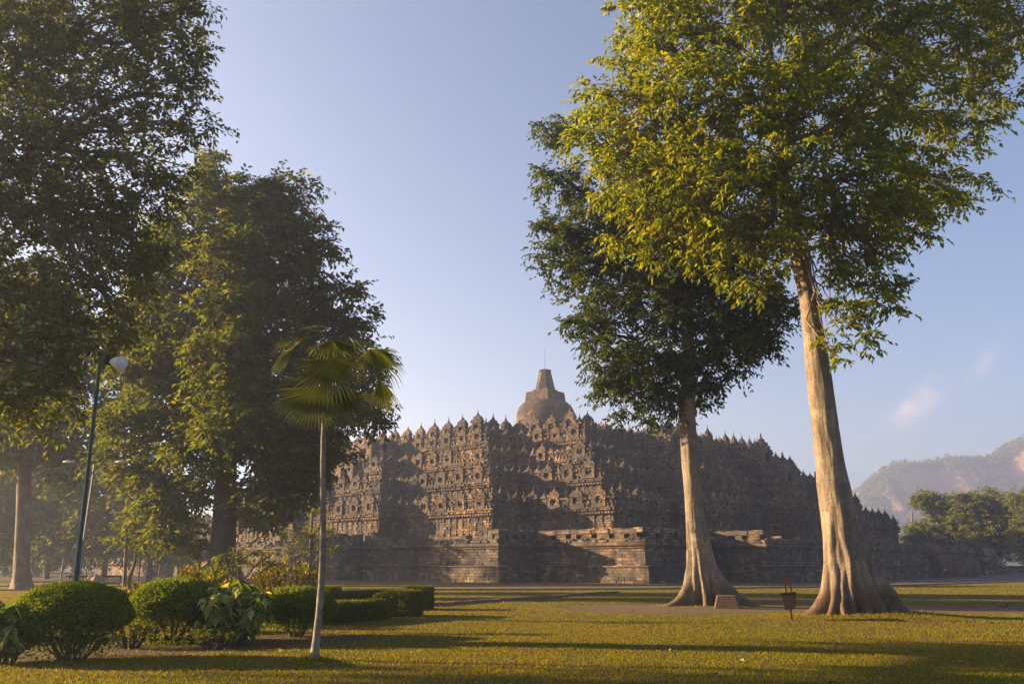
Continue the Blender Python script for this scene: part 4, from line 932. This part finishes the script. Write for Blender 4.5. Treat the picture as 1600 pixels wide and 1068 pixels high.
# ------------------------------------------------------------------ lamps
def flood_lamp():
    Y = 20.0; t = at(157, 562, Y); root = empty('lamp_post', (t[0] + .2, Y, 0)); root.rotation_euler = (0, -.03, 0); tag(root, 'dark green lamp post with one pale bell shaded floodlight', 'lamp post')
    H = t[2]; m = MB(); m.tube([[0.0, 0, 0], [0, 0, 2.2], [0, 0, 2.25], [0, 0, H]], [.066, .062, .05, .042], 14); m.lathe((0, 0, 0), [(.16, 0), (.16, .12), (.1, .16)], 14); m.lathe((0, 0, H), [(.055, 0), (.055, .04), (0, .06)], 12); m.build('pole', M['green_paint'], root, True)
    m = MB(); m.box((-.072, 0, 1.35), (.014, .014, 1.3)); m.build('lit_rim_strip', M['grey_paint'], root)  # pale strip added on the sun side, stands in for the pole's lit rim
    m = MB(); m.tube([[0, 0, H - .06], [.18, -.02, H - .05], [.3, -.05, H - .03]], [.03, .03, .03], 8); m.box((.27, -.05, H - .05), (.09, .07, .1)); m.build('bracket', M['rust'], root)
    # bell shade pointing to the right and a little down, towards the viewer
    ax_ = np.array([.86, -.30, -.22]); ax_ /= np.linalg.norm(ax_); s1 = np.cross(ax_, [0, 0, 1]); s1 /= np.linalg.norm(s1); s2 = np.cross(s1, ax_)
    c0 = np.array([.3, -.05, H - .06]); pr = [(.05, 0), (.075, .04), (.115, .12), (.16, .25), (.185, .35), (.19, .38)]
    m = MB(); V = []
    for r, z in pr + [(r - .012, z) for r, z in pr[::-1]]:
        for j in range(24):
            a = j * math.pi / 12; V.append(c0 + ax_ * z + s1 * r * math.cos(a) + s2 * r * math.sin(a))
    m.grid(np.array(V), len(pr) * 2, 24, True); m.build('lamp_shade', M['lamp_white'], root, True)
    m = MB(); V = []
    for r, z in [(.18, .365), (.15, .395), (.08, .415), (.0, .42)]:
        for j in range(24):
            a = j * math.pi / 12; V.append(c0 + ax_ * z + s1 * r * math.cos(a) + s2 * r * math.sin(a))
    m.grid(np.array(V), 4, 24, True); m.build('lamp_glass', plain('frosted lamp glass', (.6, .6, .58), .25, 0, .05), root, True)
flood_lamp()
def twin_lamp():
    Y = 40.0; t = at(148, 725, Y); root = empty('street_lamp', (t[0], Y, 0)); tag(root, 'thin far lamp pole carrying two pale lamp heads behind the green lamp post', 'lamp post'); H = t[2]
    m = MB(); m.tube([[0, 0, 0], [0, 0, H]], [.08, .05], 10); m.build('pole', M['grey_paint'], root, True)
    for s in (-1, 1):
        m = MB(); m.tube([[0, 0, H - .6], [s * .5, 0, H - .1], [s * 1.1, 0, H + .1]], .025, 7); m.build('lamp_arm', M['grey_paint'], root)
        m = MB(); V = []
        for i in range(7):
            for j in range(10):
                q = i / 6; r = .14 * math.sin(math.pi * (q * .9 + .05)) ; a = j * .628; V.append([s * (1.0 + .62 * q), r * math.cos(a), H + .12 + .6 * r * math.sin(a)])
        m.grid(np.array(V), 7, 10, True); m.build('lamp_head', M['lamp_white'], root, True)
twin_lamp()

# ------------------------------------------------------------------ litter bin and concrete block
def bin_():
    g0 = gr(1238, 971); root = empty('litter_bin', tuple(g0)); tag(root, 'rusty brown litter bin with a tapered bucket on a post beside the tall tree', 'litter bin')
    root.rotation_euler = (R(-2), R(-3.5), R(-24)); z = gz(g0[0], g0[1]); root.location.z = z; root.scale = (.9, .9, .89)
    m = MB(); m.box((0, .02, .22), (.024, .024, .27)); m.box((0, .02, -.02), (.1, .1, .02)); m.build('post', M['rust'], root)
    m = MB(); b, t, h0, h1 = .15, .215, .36, .9; w_ = .012
    O = [[sx * b, sy * b, h0] for sx, sy in ((-1, -1), (1, -1), (1, 1), (-1, 1))] + [[sx * t, sy * t, h1] for sx, sy in ((-1, -1), (1, -1), (1, 1), (-1, 1))]
    I = [[sx * (t - w_), sy * (t - w_), h1] for sx, sy in ((-1, -1), (1, -1), (1, 1), (-1, 1))] + [[sx * (b - w_), sy * (b - w_), h0 + .02] for sx, sy in ((-1, -1), (1, -1), (1, 1), (-1, 1))]
    m.add(O + I, [[3, 2, 1, 0]] + [[i, (i + 1) % 4, 4 + (i + 1) % 4, 4 + i] for i in range(4)] + [[4 + i, 4 + (i + 1) % 4, 8 + (i + 1) % 4, 8 + i] for i in range(4)] + [[8 + i, 8 + (i + 1) % 4, 12 + (i + 1) % 4, 12 + i] for i in range(4)] + [[12, 13, 14, 15]])
    m.build('bucket', M['rust'], root)
    m = MB()
    for s in (-1, 1): m.box((s * (t + .012), 0, .875), (.014, t + .02, .022)); m.box((0, s * (t + .012), .875), (t - .002, .014, .022))
    m.build('rim', M['rust'], root)
    for s in (-1, 1):
        m = MB(); m.box((s * .085, t + .035, 1.0), (.022, .014, .42)); m.build('upright', M['rust'], root)
    m = MB(); m.box((0, t + .015, 1.28), (.12, .014, .165)); m.box((0, t + .012, 1.44), (.115, .035, .012)); m.build('back_plate', M['rust'], root)
bin_()
g0 = gr(1138, 952); m = MB(); m.box((0, 0, .2), (.46, .33, .24), None, .72, .7)
o = m.build('concrete_block', M['concrete']); o.location = (g0[0], g0[1] + .2, gz(g0[0], g0[1]) + .02); o.rotation_euler = (0, 0, R(-12)); tag(o, 'squat tapered stone block at the foot of the dark crowned tree', 'stone block')
bv = o.modifiers.new('bevel', 'BEVEL'); bv.width = .025; bv.segments = 2
# fallen twig on the track and stones
g0 = gr(1568, 949); m = MB()
for k_ in range(9):
    a = rng.random() * 6.28; m.tube(bezier((0, 0, .03), (math.cos(a) * .45, math.sin(a) * .3, .05 + .22 * rng.random()), (0, 0, .05), 5, .02), np.linspace(.014, .005, 5), 5, False)
o = m.build('fallen_branch', M['twig']); o.location = tuple(g0); tag(o, 'small dry fallen branch lying on the worn earth track', 'branch')

# ------------------------------------------------------------------ open metal shelter far left
def shelter():
    Y = 46.0; a = at(88, 905, Y); b = at(222, 905, Y); x0, x1 = a[0], b[0]; zt = at(150, 867, Y)[2]; root = empty('open_shelter', ((x0 + x1) / 2, Y, 0)); tag(root, 'open metal shelter with a trussed roof edge beyond the round bushes', 'shelter')
    w = (x1 - x0) / 2
    m = MB(); m.box((0, 1.2, zt + .05), (w, 1.5, .05)); m.build('roof', M['shelter'], root)
    m = MB(); m.box((0, -.33, zt - .08), (w, .03, .05)); m.box((0, -.33, zt - .52), (w, .025, .03))
    for i in range(11): m.box((-w + 2 * w * (i + .5) / 11, -.33, zt - .3), (.018, .018, .2))
    m.build('roof_truss', M['shelter'], root)
    for x in (-w * .85, w * .95):
        for y in (-.2, 2.4):
            m = MB(); m.tube([[x, y, 0], [x, y, zt]], .045, 8); m.build('post', M['shelter'], root)
    m = MB(); zr = at(130, 900, Y)[2]; m.box((-w * .25, .5, zr), (w * .65, .04, .04)); m.box((-w * .25, .5, zr - .4), (w * .6, .03, .03))
    for x in (-.85, -.55, .05, .35): m.tube([[x * w, .5, 0], [x * w + .1, .5, zr]], .03, 6)
    m.build('railing', M['rust'], root)
shelter()
for i, (x, lean, Yd, lab) in enumerate([(193, 4, 44, 'thin pale straight tree stem under the shelter roof edge'), (204, 10, 45, 'thin dark bent tree stem at the right end of the shelter')]):
    P = [at(x, 930, Yd), at(x + (2 if i == 0 else -3), 905, Yd), at(x + lean * .7, 880, Yd), at(x + lean, 850, Yd), at(x + lean + 3, 820, Yd)]; P[0][2] = -.1
    tm = trunk_mesh(P, [.11, .1, .08, .07, .04], (), 10, 18)
    tree('sapling', lab, 'tree', (P[0] * np.array([1, 1, 0]), tm), M['bark_tan'] if i == 0 else M['bark_dark'], M['leaf_left'], M['bark_dark'], bl([(x - 15, 835, 16), (x + 15, 832, 20), (x, 815, 18), (x + 30, 845, 10)], Yd), [P[2], P[3]], per=16, spread=.4, dens=.9, leaf=(.28, .12), limb_r=.05, group='saplings by the shelter')

# ------------------------------------------------------------------ far right: carved stone and low wall beyond the temple
p = at(1547, 888, 140); m = MB(); m.box((0, 0, .5), (2.3, 2.0, .6)); m.box((0, 0, 1.2), (1.9, 1.6, .25)); m.lathe((0, 0, 1.3), [(1.5, 0), (1.65, .8), (1.4, 1.8), (.9, 2.6), (.35, 3.1), (.3, 3.5), (0, 3.7)], 12)
o = m.build('carved_stone', M['stone']); o.location = (p[0], 140, 0); tag(o, 'dark weathered stone bell shape standing beyond the right end of the temple', 'monument')
m = MB(); a = at(1500, 888, 150); b = at(1640, 888, 140); n = 26
for i in range(n):
    q = a + (b - a) * (i + .5) / n; d = (b - a) / np.linalg.norm(b - a); m.box((q[0], q[1], .55 + random.uniform(-.05, .05)), (np.linalg.norm(b - a) / n * .495, .5, .75), [[d[0], d[1], 0], [-d[1], d[0], 0], [0, 0, 1]])
tag(m.build('low_wall', M['stone']), 'low hazy stone wall running beyond the right end of the temple', 'wall')

# ------------------------------------------------------------------ camera and render settings
cam = bpy.data.cameras.new('camera'); cam.sensor_width = 36; cam.lens = 36 * F / 1600; cam.clip_end = 4000; cam.clip_start = .1
co = bpy.data.objects.new('camera', cam); C.objects.link(co); co.location = (0, 0, EYE); co.rotation_euler = (math.pi / 2 + TILT, 0, 0)
S = bpy.context.scene; S.camera = co
S.view_settings.view_transform = 'Standard'; S.view_settings.look = 'None'; S.view_settings.gamma = 1; S.view_settings.exposure = 2.1
S.render.engine = 'CYCLES'; cy = S.cycles
cy.max_bounces = 6; cy.diffuse_bounces = 4; cy.glossy_bounces = 2; cy.transmission_bounces = 4; cy.volume_bounces = 1; cy.transparent_max_bounces = 8
cy.use_denoising = True
